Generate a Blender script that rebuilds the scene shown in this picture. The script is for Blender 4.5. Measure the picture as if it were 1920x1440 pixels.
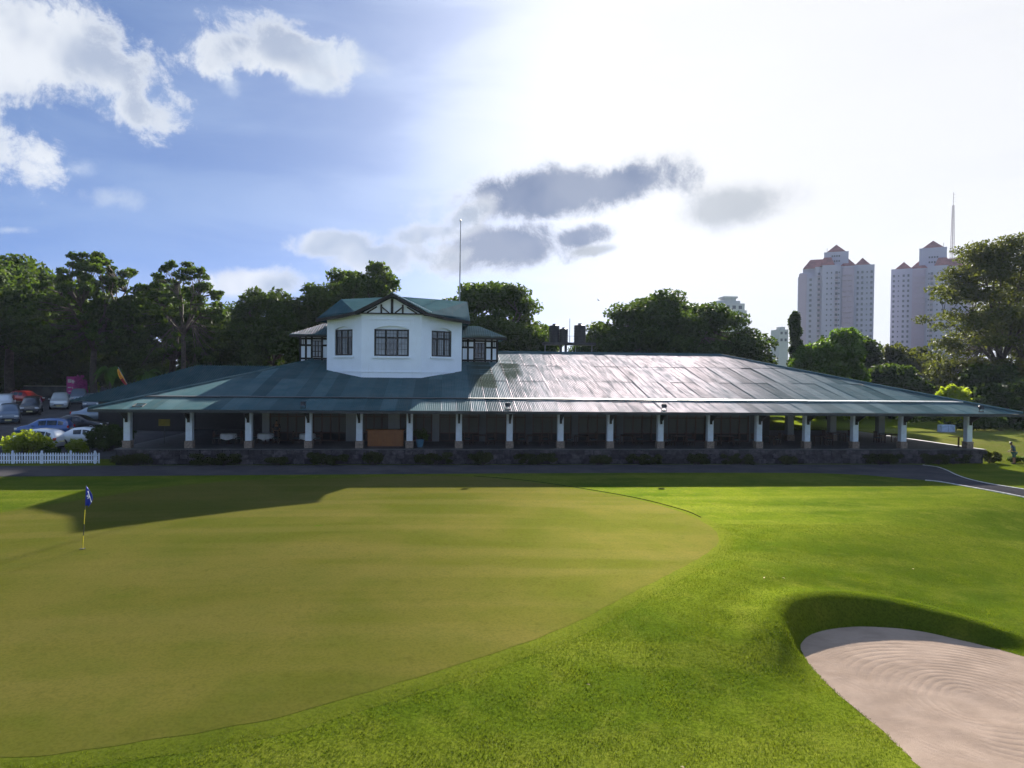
import bpy, bmesh, math, random
import numpy as np
from mathutils import Vector, Matrix, noise as mnoise

for _o in list(bpy.data.objects):
    bpy.data.objects.remove(_o)
SC = bpy.context.scene
COL = SC.collection
rnd = random.Random(7)
RNG = np.random.default_rng(11)
R = math.radians

# ------------------------------------------------------------------ camera
CAMH, YAW, PITCH, ROLL = 6.6, R(5.4), R(0.86), R(0.6)
cam = bpy.data.cameras.new('camera')
cam.lens = 24.94
cam.sensor_width = 36
cam.clip_start = 0.1
cam.clip_end = 5000
camo = bpy.data.objects.new('camera', cam)
COL.objects.link(camo)
_f = Vector((math.sin(YAW)*math.cos(PITCH), math.cos(YAW)*math.cos(PITCH), -math.sin(PITCH)))
_r0 = Vector((math.cos(YAW), -math.sin(YAW), 0))
_u0 = _r0.cross(_f)
_r = math.cos(ROLL)*_r0 + math.sin(ROLL)*_u0
_u = -math.sin(ROLL)*_r0 + math.cos(ROLL)*_u0
camo.matrix_world = Matrix(((_r.x, _u.x, -_f.x, 0), (_r.y, _u.y, -_f.y, 0), (_r.z, _u.z, -_f.z, CAMH), (0, 0, 0, 1)))
SC.camera = camo

# ------------------------------------------------------------------ light
SUN_EL, SUN_AZ = R(22.0), R(18.0)
SDIR = Vector((math.cos(SUN_EL)*math.sin(SUN_AZ), math.cos(SUN_EL)*math.cos(SUN_AZ), math.sin(SUN_EL)))
EXPOSURE = 2.45
SKY_STRENGTH = 0.05
sun = bpy.data.lights.new('sun', 'SUN')
sun.energy = 5.0
sun.angle = R(0.6)
sun.color = (1.0, 0.94, 0.85)
suno = bpy.data.objects.new('sun', sun)
COL.objects.link(suno)
suno.rotation_euler = SDIR.to_track_quat('Z', 'Y').to_euler()
SC.view_settings.view_transform = 'Standard'
SC.view_settings.look = 'None'
SC.view_settings.exposure = EXPOSURE
SC.view_settings.gamma = 1.0
SC.view_settings.use_curve_mapping = False
SC.cycles.use_denoising = True
SC.cycles.max_bounces = 6
SC.cycles.diffuse_bounces = 3
SC.cycles.glossy_bounces = 3
SC.cycles.transmission_bounces = 4
SC.cycles.transparent_max_bounces = 8
SC.cycles.sample_clamp_indirect = 4.0

# ------------------------------------------------------------------ node helper
class NT:
    def __init__(s, tree):
        s.t = tree
        s.n = tree.nodes
        s.l = tree.links
    def put(s, inp, v):
        if v is None:
            return
        if hasattr(v, 'links') or isinstance(v, bpy.types.NodeSocket):
            s.l.new(v, inp)
        else:
            try:
                inp.default_value = v
            except Exception:
                if isinstance(v, (tuple, list)):
                    inp.default_value = tuple(v)[:len(inp.default_value)]
                else:
                    inp.default_value = (v, v, v)
    def math(s, op, a, b=None, c=None, clamp=False):
        n = s.n.new('ShaderNodeMath'); n.operation = op; n.use_clamp = clamp
        s.put(n.inputs[0], a); s.put(n.inputs[1], b); s.put(n.inputs[2], c)
        return n.outputs[0]
    def vec(s, op, a, b=None, out=0):
        n = s.n.new('ShaderNodeVectorMath'); n.operation = op
        s.put(n.inputs[0], a)
        if b is not None:
            s.put(n.inputs['Scale'] if op == 'SCALE' else n.inputs[1], b)
        return n.outputs['Value'] if op in ('DOT_PRODUCT', 'LENGTH', 'DISTANCE') else n.outputs[0]
    def mix(s, f, a, b, mode='MIX'):
        n = s.n.new('ShaderNodeMix'); n.data_type = 'RGBA'; n.blend_type = mode
        s.put(n.inputs[0], f)
        for i, v in ((6, a), (7, b)):
            if isinstance(v, (tuple, list)) and len(v) == 3:
                v = (*v, 1)
            s.put(n.inputs[i], v)
        return n.outputs[2]
    def rng(s, v, a, b, c=0., d=1., smooth=True):
        n = s.n.new('ShaderNodeMapRange')
        n.interpolation_type = 'SMOOTHSTEP' if smooth else 'LINEAR'
        s.put(n.inputs[0], v)
        for i, q in enumerate((a, b, c, d)):
            s.put(n.inputs[1+i], q)
        return n.outputs[0]
    def noise(s, vec, scale, detail=4., rough=.55, dist=0., out=0):
        n = s.n.new('ShaderNodeTexNoise')
        s.put(n.inputs['Vector'], vec); n.inputs['Scale'].default_value = scale
        n.inputs['Detail'].default_value = detail; n.inputs['Roughness'].default_value = rough
        n.inputs['Distortion'].default_value = dist
        return n.outputs[out]
    def mapping(s, vec, scale=(1, 1, 1), rot=(0, 0, 0), loc=(0, 0, 0)):
        n = s.n.new('ShaderNodeMapping')
        s.put(n.inputs['Vector'], vec); n.inputs['Scale'].default_value = scale
        n.inputs['Rotation'].default_value = rot; n.inputs['Location'].default_value = loc
        return n.outputs[0]

# ------------------------------------------------------------------ sky
world = bpy.data.worlds.new('World')
SC.world = world
world.use_nodes = True
world.cycles.sampling_method = 'MANUAL'
world.cycles.sample_map_resolution = 512
W = NT(world.node_tree)
W.n.clear()
wout = W.n.new('ShaderNodeOutputWorld')
wbg = W.n.new('ShaderNodeBackground')
W.l.new(wbg.outputs[0], wout.inputs[0])
wbg.inputs['Strength'].default_value = SKY_STRENGTH
sky = W.n.new('ShaderNodeTexSky')
sky.sky_type = 'NISHITA'
sky.sun_disc = False
sky.sun_elevation = SUN_EL
sky.sun_rotation = SUN_AZ
sky.altitude = 0
sky.air_density = 0.13
sky.dust_density = 0.08
sky.ozone_density = 1.2
wdir = W.vec('NORMALIZE', W.n.new('ShaderNodeTexCoord').outputs['Generated'])
KS = 1.0/(SKY_STRENGTH*2**EXPOSURE)       # sky units per unit of picture brightness
def sc3(c): return tuple(v*KS for v in c)
cosS = W.math('MAXIMUM', W.vec('DOT_PRODUCT', wdir, tuple(SDIR)), 0.0)
wz = W.n.new('ShaderNodeSeparateXYZ'); W.l.new(wdir, wz.inputs[0])
# thin high veil of cirrus scattering the sun forward
wind = W.mapping(wdir, scale=(2.2, 2.2, 9.0), rot=(0.25, -0.35, 0.3))
veil = W.noise(wind, 1.6, 4, .55, .6)
veil = W.rng(veil, .34, .72)
near = W.math('POWER', cosS, 9.0)
core = W.math('POWER', cosS, 30.0)
g = W.math('ADD', W.math('MULTIPLY', near, W.math('MULTIPLY_ADD', veil, .22, .30)), W.math('MULTIPLY', core, .62))
base = W.mix(.5, sky.outputs[0], sc3((.125, .28, .66)))
glow = W.mix(1.0, (1.0, .99, .98), W.vec('SCALE', (1.0, .985, .965), W.math('MULTIPLY', g, KS)), 'MULTIPLY')
skyc = W.mix(1.0, base, glow, 'ADD')
skyc = W.mix(W.math('MULTIPLY', veil, .14), skyc, sc3((.56, .74, .92)))
sheet = Vector((math.sin(R(33))*math.cos(R(17)), math.cos(R(33))*math.cos(R(17)), math.sin(R(17))))
sh_f = W.rng(W.math('MULTIPLY_ADD', W.math('SUBTRACT', veil, .5), .05, W.vec('DOT_PRODUCT', wdir, tuple(sheet))), .83, .985)
skyc = W.mix(W.math('MULTIPLY', sh_f, .93), skyc, sc3((.92, .93, .94)))
skyc = W.mix(W.math('MULTIPLY', W.rng(wz.outputs[2], .15, .0), .7), skyc, sc3((.80, .84, .90)))
# clouds: each a ragged ellipse on the dome, given by azimuth, elevation, half width, half height (degrees)
CLOUDS = [(-29.6, 20.2, 3.94, 3.12, 'white', 0),
          (-24.7, 20.3, 4.51, 2.95, 'white', -8),
          (-22.6, 17.8, 2.7, 1.8, 'white', -10),
          (-29.3, 13.2, 3.6, 2.06, 'white', -4),
          (-26.0, 13.5, 1.78, 0.85, 'thin', 10),
          (-16.8, 22.6, 3.11, 2.01, 'white', 12),
          (-12.3, 23.0, 4.12, 1.58, 'white', -12),
          (-8.3, 23.0, 2.68, 1.0, 'thin', -5),
          (-16.4, 20.7, 0.97, 1.12, 'thin', 0),
          (-23.9, 11.8, 2.56, 0.88, 'thin', 0),
          (-10.3, 21.1, 2.31, 0.85, 'thin', 0),
          (7.8, 14.3, 9.27, 2.33, 'dark', 6),
          (13.3, 14.8, 5.53, 1.97, 'dark', 4),
          (5.1, 10.1, 6.94, 2.03, 'dark', 4),
          (10.4, 10.8, 3.15, 1.09, 'dark', 8),
          (23.1, 13.0, 4.97, 1.67, 'pale', 6),
          (11.9, 9.8, 2.1, 0.5, 'pale', 8),
          (-8.2, 9.9, 3.08, 0.9, 'low', 8),
          (-4.1, 9.1, 4.59, 1.17, 'low', 6),
          (-14.9, 6.7, 4.0, 0.96, 'low', 6),
          (-1.6, 10.9, 3.35, 0.84, 'low', 10),
          (1.8, 12.6, 2.51, 0.92, 'low', 30),
          (-29.9, 9.0, 1.39, 0.35, 'thin', 6)]
fine = W.noise(wdir, 16, 7, .72, .25)
wide = W.noise(wdir, 6.5, 3, .6, .3)
rag = W.math('ADD', W.math('MULTIPLY', W.math('SUBTRACT', fine, .5), 1.5), W.math('MULTIPLY', W.math('SUBTRACT', wide, .5), 1.6))
groups = {}
for az, el, wa, wb, kind, tilt in CLOUDS:
    a_, e_ = R(az), R(el)
    c = Vector((math.cos(e_)*math.sin(a_), math.cos(e_)*math.cos(a_), math.sin(e_)))
    ax = Vector((math.cos(a_), -math.sin(a_), 0)); ay = ax.cross(c)*-1
    ay = c.cross(ax)*-1
    if ay.z < 0: ay = -ay
    t_ = R(tilt)
    ax, ay = ax*math.cos(t_)+ay*math.sin(t_), ay*math.cos(t_)-ax*math.sin(t_)
    dc = W.math('MAXIMUM', W.vec('DOT_PRODUCT', wdir, tuple(c)), .02)
    u = W.math('DIVIDE', W.vec('DOT_PRODUCT', wdir, tuple(ax/math.tan(R(wa)))), dc)
    v = W.math('DIVIDE', W.vec('DOT_PRODUCT', wdir, tuple(ay/math.tan(R(wb)))), dc)
    rr = W.math('SQRT', W.math('ADD', W.math('MULTIPLY', u, u), W.math('MULTIPLY', v, v)))
    d = W.math('SUBTRACT', 1.0, rr)
    groups[kind] = (W.math('MAXIMUM', groups[kind][0], d) if kind in groups else d, None)
# broken cumulus on the unseen sky, made brighter and bluer to fill shaded walls
flat = W.n.new('ShaderNodeCombineXYZ')
zz = W.math('MAXIMUM', W.math('ADD', wz.outputs[2], .12), .05)
W.put(flat.inputs[0], W.math('DIVIDE', wz.outputs[0], zz)); W.put(flat.inputs[1], W.math('DIVIDE', wz.outputs[1], zz))
rest = W.noise(flat.outputs[0], .9, 4, .58, .2)
behind = W.rng(W.vec('DOT_PRODUCT', wdir, tuple(_f)), .60, .45)
restd = W.math('MULTIPLY', W.rng(rest, .44, .60), behind)
skyc = W.mix(W.math('MULTIPLY', restd, .8), skyc, sc3((.86, 1.08, 1.46)))
STY = {'white': (1.75, .62, .95, (.84, .88, .93), (.44, .51, .65)),
       'thin': (1.6, 1.3, .60, (.78, .85, .93), (.62, .71, .84)),
       'low': (1.6, .9, .80, (.90, .92, .95), (.44, .51, .62)),
       'dark': (1.15, .70, .97, (.93, .95, .97), (.15, .21, .36)),
       'pale': (.8, 1.0, .85, (.80, .82, .85), (.45, .49, .54))}
tone = W.noise(W.vec('ADD', wdir, tuple(SDIR*.05)), 9.0, 3, .55, .2)
for kind, (d, v) in groups.items():
    amp, soft, op, lit, shade = STY[kind]
    dd = W.math('ADD', W.math('MULTIPLY_ADD', rag, amp, d), .20 if kind == 'dark' else .28)
    alpha = W.math('MULTIPLY', W.rng(dd, 0.0, soft), op)
    if kind in ('dark', 'pale'):
        sh = W.math('MULTIPLY', W.rng(dd, .0, .85), W.rng(tone, .28, .66, 1.0, .80))
    else:
        sh = W.math('MULTIPLY', W.rng(tone, .34, .62), W.rng(dd, .12, 1.0))
    skyc = W.mix(alpha, skyc, W.mix(sh, sc3(lit), sc3(shade)))
W.l.new(skyc, wbg.inputs['Color'])

# ------------------------------------------------------------------ materials
MATS = {}
def newmat(name):
    m = bpy.data.materials.new(name); m.use_nodes = True
    t = NT(m.node_tree); t.n.clear()
    o = t.n.new('ShaderNodeOutputMaterial')
    MATS[name] = m
    return m, t, o
def principled(t, o, col, rough=.6, metal=0., spec=.5, bump=None, bdist=.02, bstr=.5, **kw):
    b = t.n.new('ShaderNodeBsdfPrincipled')
    if isinstance(col, tuple) and len(col) == 3: col = (*col, 1)
    t.put(b.inputs['Base Color'], col); t.put(b.inputs['Roughness'], rough)
    t.put(b.inputs['Metallic'], metal); t.put(b.inputs['Specular IOR Level'], spec)
    for k, v in kw.items(): t.put(b.inputs[k.replace('_', ' ')], v)
    if bump is not None:
        n = t.n.new('ShaderNodeBump'); n.inputs['Strength'].default_value = bstr
        n.inputs['Distance'].default_value = bdist
        t.put(n.inputs['Height'], bump); t.l.new(n.outputs[0], b.inputs['Normal'])
    t.l.new(b.outputs[0], o.inputs[0])
    return b
def matte(t, o, col, bump=None, bdist=.02, bstr=.5):
    b = t.n.new('ShaderNodeBsdfDiffuse'); b.inputs['Roughness'].default_value = .6
    t.put(b.inputs['Color'], col)
    if bump is not None:
        n = t.n.new('ShaderNodeBump'); n.inputs['Strength'].default_value = bstr; n.inputs['Distance'].default_value = bdist
        t.put(n.inputs['Height'], bump); t.l.new(n.outputs[0], b.inputs['Normal'])
    t.l.new(b.outputs[0], o.inputs[0])
def pos(t): return t.n.new('ShaderNodeNewGeometry').outputs['Position']
def obj_rand(t): return t.n.new('ShaderNodeObjectInfo').outputs['Random']
def simple(name, col, rough=.6, metal=0., var=.15, scale=3., spec=.3, bump=0., bscale=None, perobj=0.):
    m, t, o = newmat(name)
    p = pos(t)
    n = t.noise(p, scale, 5, .6)
    dark = tuple(c*(1-var*1.6) for c in col); lite = tuple(min(1, c*(1+var)) for c in col)
    c = t.mix(t.rng(n, .3, .7), dark, lite)
    if perobj:
        c = t.mix(1.0, c, t.vec('SCALE', (1, 1, 1), t.math('MULTIPLY_ADD', obj_rand(t), perobj*2, 1-perobj)), 'MULTIPLY')
    principled(t, o, c, rough, metal, spec, bump=t.noise(p, bscale or scale*6, 4, .6) if bump else None, bstr=bump)
    return m
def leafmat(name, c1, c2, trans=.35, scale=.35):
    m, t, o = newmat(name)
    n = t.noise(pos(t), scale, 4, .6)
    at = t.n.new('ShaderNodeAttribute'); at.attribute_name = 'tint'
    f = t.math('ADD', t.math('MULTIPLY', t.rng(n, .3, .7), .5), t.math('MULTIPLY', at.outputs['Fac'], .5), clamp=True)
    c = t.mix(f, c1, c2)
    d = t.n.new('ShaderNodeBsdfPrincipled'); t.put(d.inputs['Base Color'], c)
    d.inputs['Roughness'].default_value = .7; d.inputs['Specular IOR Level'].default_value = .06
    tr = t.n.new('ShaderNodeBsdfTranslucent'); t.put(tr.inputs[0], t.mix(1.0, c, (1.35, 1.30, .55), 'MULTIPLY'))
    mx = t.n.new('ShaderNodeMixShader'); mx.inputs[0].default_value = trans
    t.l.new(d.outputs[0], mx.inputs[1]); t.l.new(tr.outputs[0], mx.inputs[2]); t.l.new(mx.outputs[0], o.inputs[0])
    return m

def lawn_material(name, a, b, c, d, bumpd=.02, stripe=.25, mid=1.0, gloss=.02):
    m, t, o = newmat(name)
    p = pos(t)
    big = t.noise(p, .16, 4, .55, .4); midn = t.noise(p, .9, 5, .6); fine = t.noise(p, 14, 4, .65); tiny = t.noise(p, 55, 3, .6)
    st = t.noise(t.mapping(p, scale=(.05, .55, .2), rot=(0, 0, .1)), 1.0, 3, .5)
    col = t.mix(t.rng(big, .35, .65), a, b)
    col = t.mix(t.math('MULTIPLY', t.rng(midn, .45, .72), .65*mid), col, c)
    col = t.mix(t.math('MULTIPLY', t.rng(st, .45, .65), stripe), col, d)
    col = t.mix(t.math('MULTIPLY', t.rng(fine, .40, .66), .55*mid), col, tuple(v*.38 for v in a))
    blot = t.noise(p, 3.2, 4, .65, .5)
    col = t.mix(t.math('MULTIPLY', t.rng(blot, .52, .74), .5*mid), col, tuple(v*.5 for v in a))
    col = t.mix(t.math('MULTIPLY', t.rng(tiny, .5, .75), .35*mid), col, tuple(v*1.5 for v in b))
    hh = t.math('ADD', t.math('MULTIPLY', fine, .6), t.math('MULTIPLY', tiny, .4))
    matte(t, o, col, hh, bumpd, .9)
    # waxy blades: a weak, very broad sheen towards the light
    df = o.inputs[0].links[0].from_node
    gl = t.n.new('ShaderNodeBsdfGlossy'); gl.inputs['Roughness'].default_value = .68
    t.put(gl.inputs['Color'], t.mix(1.0, col, (5.0, 5.0, 5.0), 'MULTIPLY'))
    t.l.new(df.inputs['Normal'].links[0].from_socket, gl.inputs['Normal'])
    mx = t.n.new('ShaderNodeMixShader'); mx.inputs[0].default_value = gloss
    t.l.new(df.outputs[0], mx.inputs[1]); t.l.new(gl.outputs[0], mx.inputs[2]); t.l.new(mx.outputs[0], o.inputs[0])
    return m
LAWN = lawn_material('lawn_grass', (.044, .070, .006), (.080, .102, .009), (.110, .118, .017), (.120, .130, .018), .03, .45, 1.0, .036)
GREEN = lawn_material('putting_turf', (.060, .066, .010), (.084, .078, .017), (.048, .065, .009), (.108, .090, .027), .006, .36, .5, .030)
COLLAR = lawn_material('collar_turf', (.055, .072, .008), (.082, .096, .011), (.09, .098, .014), (.07, .09, .010), .012, .2, .7, .03)
FIELD = lawn_material('field_turf', (.10, .125, .02), (.15, .15, .035), (.19, .16, .06), (.14, .16, .03), .03)

def sand_mat():
    m, t, o = newmat('bunker_sand')
    p = pos(t)
    n = t.noise(p, 1.1, 5, .6); f = t.noise(p, 40, 4, .7); s = t.noise(t.mapping(p, scale=(3, 9, 3), rot=(0, 0, .5)), 1.0, 5, .6)
    c = t.mix(t.rng(n, .3, .7), (.285, .212, .160), (.370, .278, .212))
    c = t.mix(t.math('MULTIPLY', t.rng(f, .52, .8), .5), c, (.20, .145, .11))
    c = t.mix(t.math('MULTIPLY', t.rng(s, .5, .75), .3), c, (.44, .335, .26))
    matte(t, o, c, f, .012, .8)
sand_mat()
def asphalt(name, a, b, sc=1.0):
    m, t, o = newmat(name)
    p = pos(t); n = t.noise(p, .5*sc, 5, .6); f = t.noise(p, 30, 4, .7)
    c = t.mix(t.rng(n, .3, .7), a, b); c = t.mix(t.math('MULTIPLY', t.rng(f, .5, .75), .4), c, tuple(v*1.7 for v in b))
    matte(t, o, c, f, .008, .5)
asphalt('path_asphalt', (.040, .039, .043), (.062, .058, .060))
asphalt('car_park_asphalt', (.045, .045, .048), (.07, .068, .07))

def roof_mat(name, c1, c2, rough, rust=.0, metal=.35, spec=.5):
    m, t, o = newmat(name)
    p = pos(t); r = obj_rand(t)
    n = t.noise(p, .55, 5, .6, .3)
    st = t.noise(t.mapping(p, scale=(7, .35, .35)), 1.0, 5, .65)
    c = t.mix(t.rng(n, .3, .7), c1, c2)
    c = t.mix(1.0, c, t.vec('SCALE', (1, 1, 1), t.math('MULTIPLY_ADD', r, .5, .75)), 'MULTIPLY')
    c = t.mix(t.math('MULTIPLY', t.rng(st, .5, .72), .30+rust), c, (.10, .10, .085))
    if name == 'roof_paint':      # darker, duller banded patches below the ridge, right of the upper storey
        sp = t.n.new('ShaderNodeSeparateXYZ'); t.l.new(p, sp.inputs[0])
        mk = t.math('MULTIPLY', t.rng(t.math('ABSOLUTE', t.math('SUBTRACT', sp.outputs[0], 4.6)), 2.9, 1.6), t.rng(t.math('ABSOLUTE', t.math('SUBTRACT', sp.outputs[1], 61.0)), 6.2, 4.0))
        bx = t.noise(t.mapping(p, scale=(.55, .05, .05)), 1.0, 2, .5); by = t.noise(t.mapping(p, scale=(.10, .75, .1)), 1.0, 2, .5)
        patch_m = t.math('MULTIPLY', mk, t.math('MULTIPLY', t.rng(bx, .44, .52), t.rng(by, .42, .52)))
        c = t.mix(t.math('MULTIPLY', patch_m, .8), c, (.035, .042, .028))
    rg = t.math('ADD', t.math('MULTIPLY_ADD', r, .12, rough), t.math('MULTIPLY', t.rng(st, .45, .75), .14))
    rg = t.math('ADD', rg, t.math('MULTIPLY', t.rng(n, .45, .75), .08))
    bp = t.n.new('ShaderNodeBump'); bp.inputs['Strength'].default_value = .25; bp.inputs['Distance'].default_value = .01
    t.put(bp.inputs['Height'], t.noise(p, 3.0, 3, .5))
    df = t.n.new('ShaderNodeBsdfDiffuse'); t.put(df.inputs['Color'], c); t.l.new(bp.outputs[0], df.inputs['Normal'])
    gl = t.n.new('ShaderNodeBsdfGlossy'); gl.inputs['Color'].default_value = (.97, .84, .93, 1); t.put(gl.inputs['Roughness'], rg); t.l.new(bp.outputs[0], gl.inputs['Normal'])
    fac = t.math('MULTIPLY', spec, t.math('MULTIPLY', t.math('MULTIPLY_ADD', r, .7, .65), t.rng(st, .75, .35, .45, 1.2)))
    if name == 'roof_paint': fac = t.math('MULTIPLY', fac, t.math('SUBTRACT', 1.0, t.math('MULTIPLY', patch_m, .93)))
    mx = t.n.new('ShaderNodeMixShader'); t.put(mx.inputs[0], fac)
    t.l.new(df.outputs[0], mx.inputs[1]); t.l.new(gl.outputs[0], mx.inputs[2]); t.l.new(mx.outputs[0], o.inputs[0])
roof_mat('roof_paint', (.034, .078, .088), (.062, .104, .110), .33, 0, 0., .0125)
roof_mat('tower_roof_paint', (.018, .052, .060), (.030, .070, .078), .5, 0, 0., .006)
simple('flashing_metal', (.55, .56, .57), .35, .8, .1)
simple('dark_gutter', (.03, .035, .04), .5)

def wall_mat(name, col, var=.06, dirt=(.35, .36, .36)):
    m, t, o = newmat(name)
    p = pos(t); n = t.noise(p, .8, 6, .6); st = t.noise(t.mapping(p, scale=(5, 5, .5)), 1.0, 6, .65)
    c = t.mix(t.rng(n, .3, .7), tuple(v*(1-var) for v in col), col)
    c = t.mix(t.math('MULTIPLY', t.rng(st, .56, .8), .35), c, dirt)
    principled(t, o, c, .75, 0, .3, bump=t.noise(p, 9, 5, .65), bdist=.02, bstr=.35)
wall_mat('white_wall', (.71, .775, .87))
wall_mat('grey_pier', (.26, .27, .28))
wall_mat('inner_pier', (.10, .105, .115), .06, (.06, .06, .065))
wall_mat('tower_block_wall', (.33, .315, .40), .05, (.27, .26, .33))
wall_mat('tower_block_pink', (.33, .27, .34), .05, (.28, .24, .30))
wall_mat('far_grey_wall', (.42, .42, .42))
simple('terracotta', (.22, .085, .075), .8, 0, .2, .4)
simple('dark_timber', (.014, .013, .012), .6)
simple('window_frame_dark', (.016, .016, .017), .5)
simple('white_paint', (.68, .75, .85), .5, 0, .05)
simple('brick_base', (.26, .20, .16), .85, 0, .25, 7, bump=.4)
simple('stone', (.060, .052, .056), .9, 0, .3, 4, bump=.6, perobj=.45)
simple('mortar', (.03, .029, .031), .95, 0, .2, 5)
simple('floor_tile', (.10, .095, .095), .6, 0, .15, 1.2)
simple('soffit', (.035, .032, .03), .9)
simple('counter_wood', (.30, .11, .03), .45, 0, .1, 2)
simple('chair_wood', (.060, .025, .016), .5, 0, .2, 6)
simple('cushion', (.05, .08, .09), .8)
simple('linen', (.55, .57, .58), .8, 0, .05)
simple('blue_glaze', (.10, .22, .32), .25, 0, .1)
simple('black_plastic', (.018, .019, .021), .45, 0, .15, 2)
simple('rail_dark', (.03, .03, .032), .5)
simple('steel_grey', (.25, .25, .26), .45, .6)
simple('mast_paint', (.35, .30, .30), .6)
simple('concrete', (.30, .29, .28), .9, 0, .15, 2)
simple('kerb_paint', (.40, .39, .38), .8, 0, .2, 4)
simple('bark', (.055, .042, .032), .9, 0, .3, 3, bump=.8)
simple('pale_bark', (.11, .09, .07), .9, 0, .3, 3, bump=.8)
simple('picket_paint', (.60, .66, .74), .6, 0, .1, 3, perobj=.08)
simple('park_wall', (.10, .105, .10), .9, 0, .3, .6)
simple('coping', (.34, .32, .24), .9, 0, .2, 1)
simple('banner_pink', (.62, .10, .38), .7, 0, .15, .8)
simple('banner_white', (.8, .74, .78), .7)
simple('petal_pink', (.62, .10, .42), .6)
simple('flag_blue', (.010, .030, .32), .7)
simple('flag_white', (.8, .8, .82), .7)
simple('flag_yellow', (.75, .42, .02), .7)
simple('flag_maroon', (.28, .02, .02), .7)
simple('flag_orange', (.6, .18, .02), .7)
simple('stick_yellow', (.45, .38, .02), .4)
simple('stick_dark', (.03, .03, .025), .4)
simple('hole_dark', (.01, .01, .01), .9)
simple('hose_black', (.010, .012, .008), 1.0, 0, .1, 3, 0.)
simple('skin', (.20, .10, .06), .6, 0, .05)
simple('hair', (.012, .010, .009), .5)
simple('shirt_teal', (.02, .05, .07), .85)
simple('shorts_teal', (.03, .09, .09), .85)
simple('suit_dark', (.03, .03, .036), .8)
simple('leaf_litter', (.50, .38, .26), .8)
simple('box_blue', (.30, .38, .52), .6)
simple('tyre', (.02, .02, .02), .8)
simple('rim', (.45, .46, .48), .35, .8)
simple('red_lamp', (.35, .01, .01), .2)
simple('clear_lamp', (.75, .76, .78), .15, .3)
simple('plate', (.6, .55, .3), .5)
simple('bird_dark', (.05, .05, .05), .8)
simple('yellow_cloth', (.25, .20, .03), .8)
for nm, c in {'car_blue': (.03, .09, .26), 'car_white': (.55, .58, .62), 'car_silver': (.42, .46, .48), 'car_black': (.012, .012, .014),
              'car_slate': (.06, .09, .13), 'car_pale': (.20, .26, .34), 'car_red': (.30, .02, .02)}.items():
    m, t, o = newmat(nm)
    principled(t, o, t.mix(t.rng(t.noise(pos(t), 1.5, 3, .5), .3, .7), tuple(v*.92 for v in c), c), .28, .25, .5, Coat_Weight=.9, Coat_Roughness=.06)
def glass(name, c, r=.06):
    m, t, o = newmat(name)
    principled(t, o, t.mix(t.rng(t.noise(pos(t), 1.3, 4, .6), .3, .7), c, tuple(v*1.7 for v in c)), r, 0, .8)
glass('window_glass', (.022, .034, .044))
glass('curtain_glass', (.10, .125, .15), .12)
glass('car_glass', (.012, .016, .02))
glass('inner_glass', (.014, .012, .007), .5)
glass('far_glass', (.018, .022, .032), .3)
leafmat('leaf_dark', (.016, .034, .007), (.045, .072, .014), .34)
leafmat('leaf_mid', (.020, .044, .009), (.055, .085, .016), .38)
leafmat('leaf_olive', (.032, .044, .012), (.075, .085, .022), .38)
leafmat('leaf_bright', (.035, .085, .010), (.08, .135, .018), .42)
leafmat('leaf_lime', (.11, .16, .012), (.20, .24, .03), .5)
leafmat('leaf_hedge', (.02, .032, .010), (.05, .055, .018), .3, 2)
leafmat('grass_blade', (.022, .046, .004), (.088, .112, .012), .42, 2.6)
M = MATS

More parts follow.
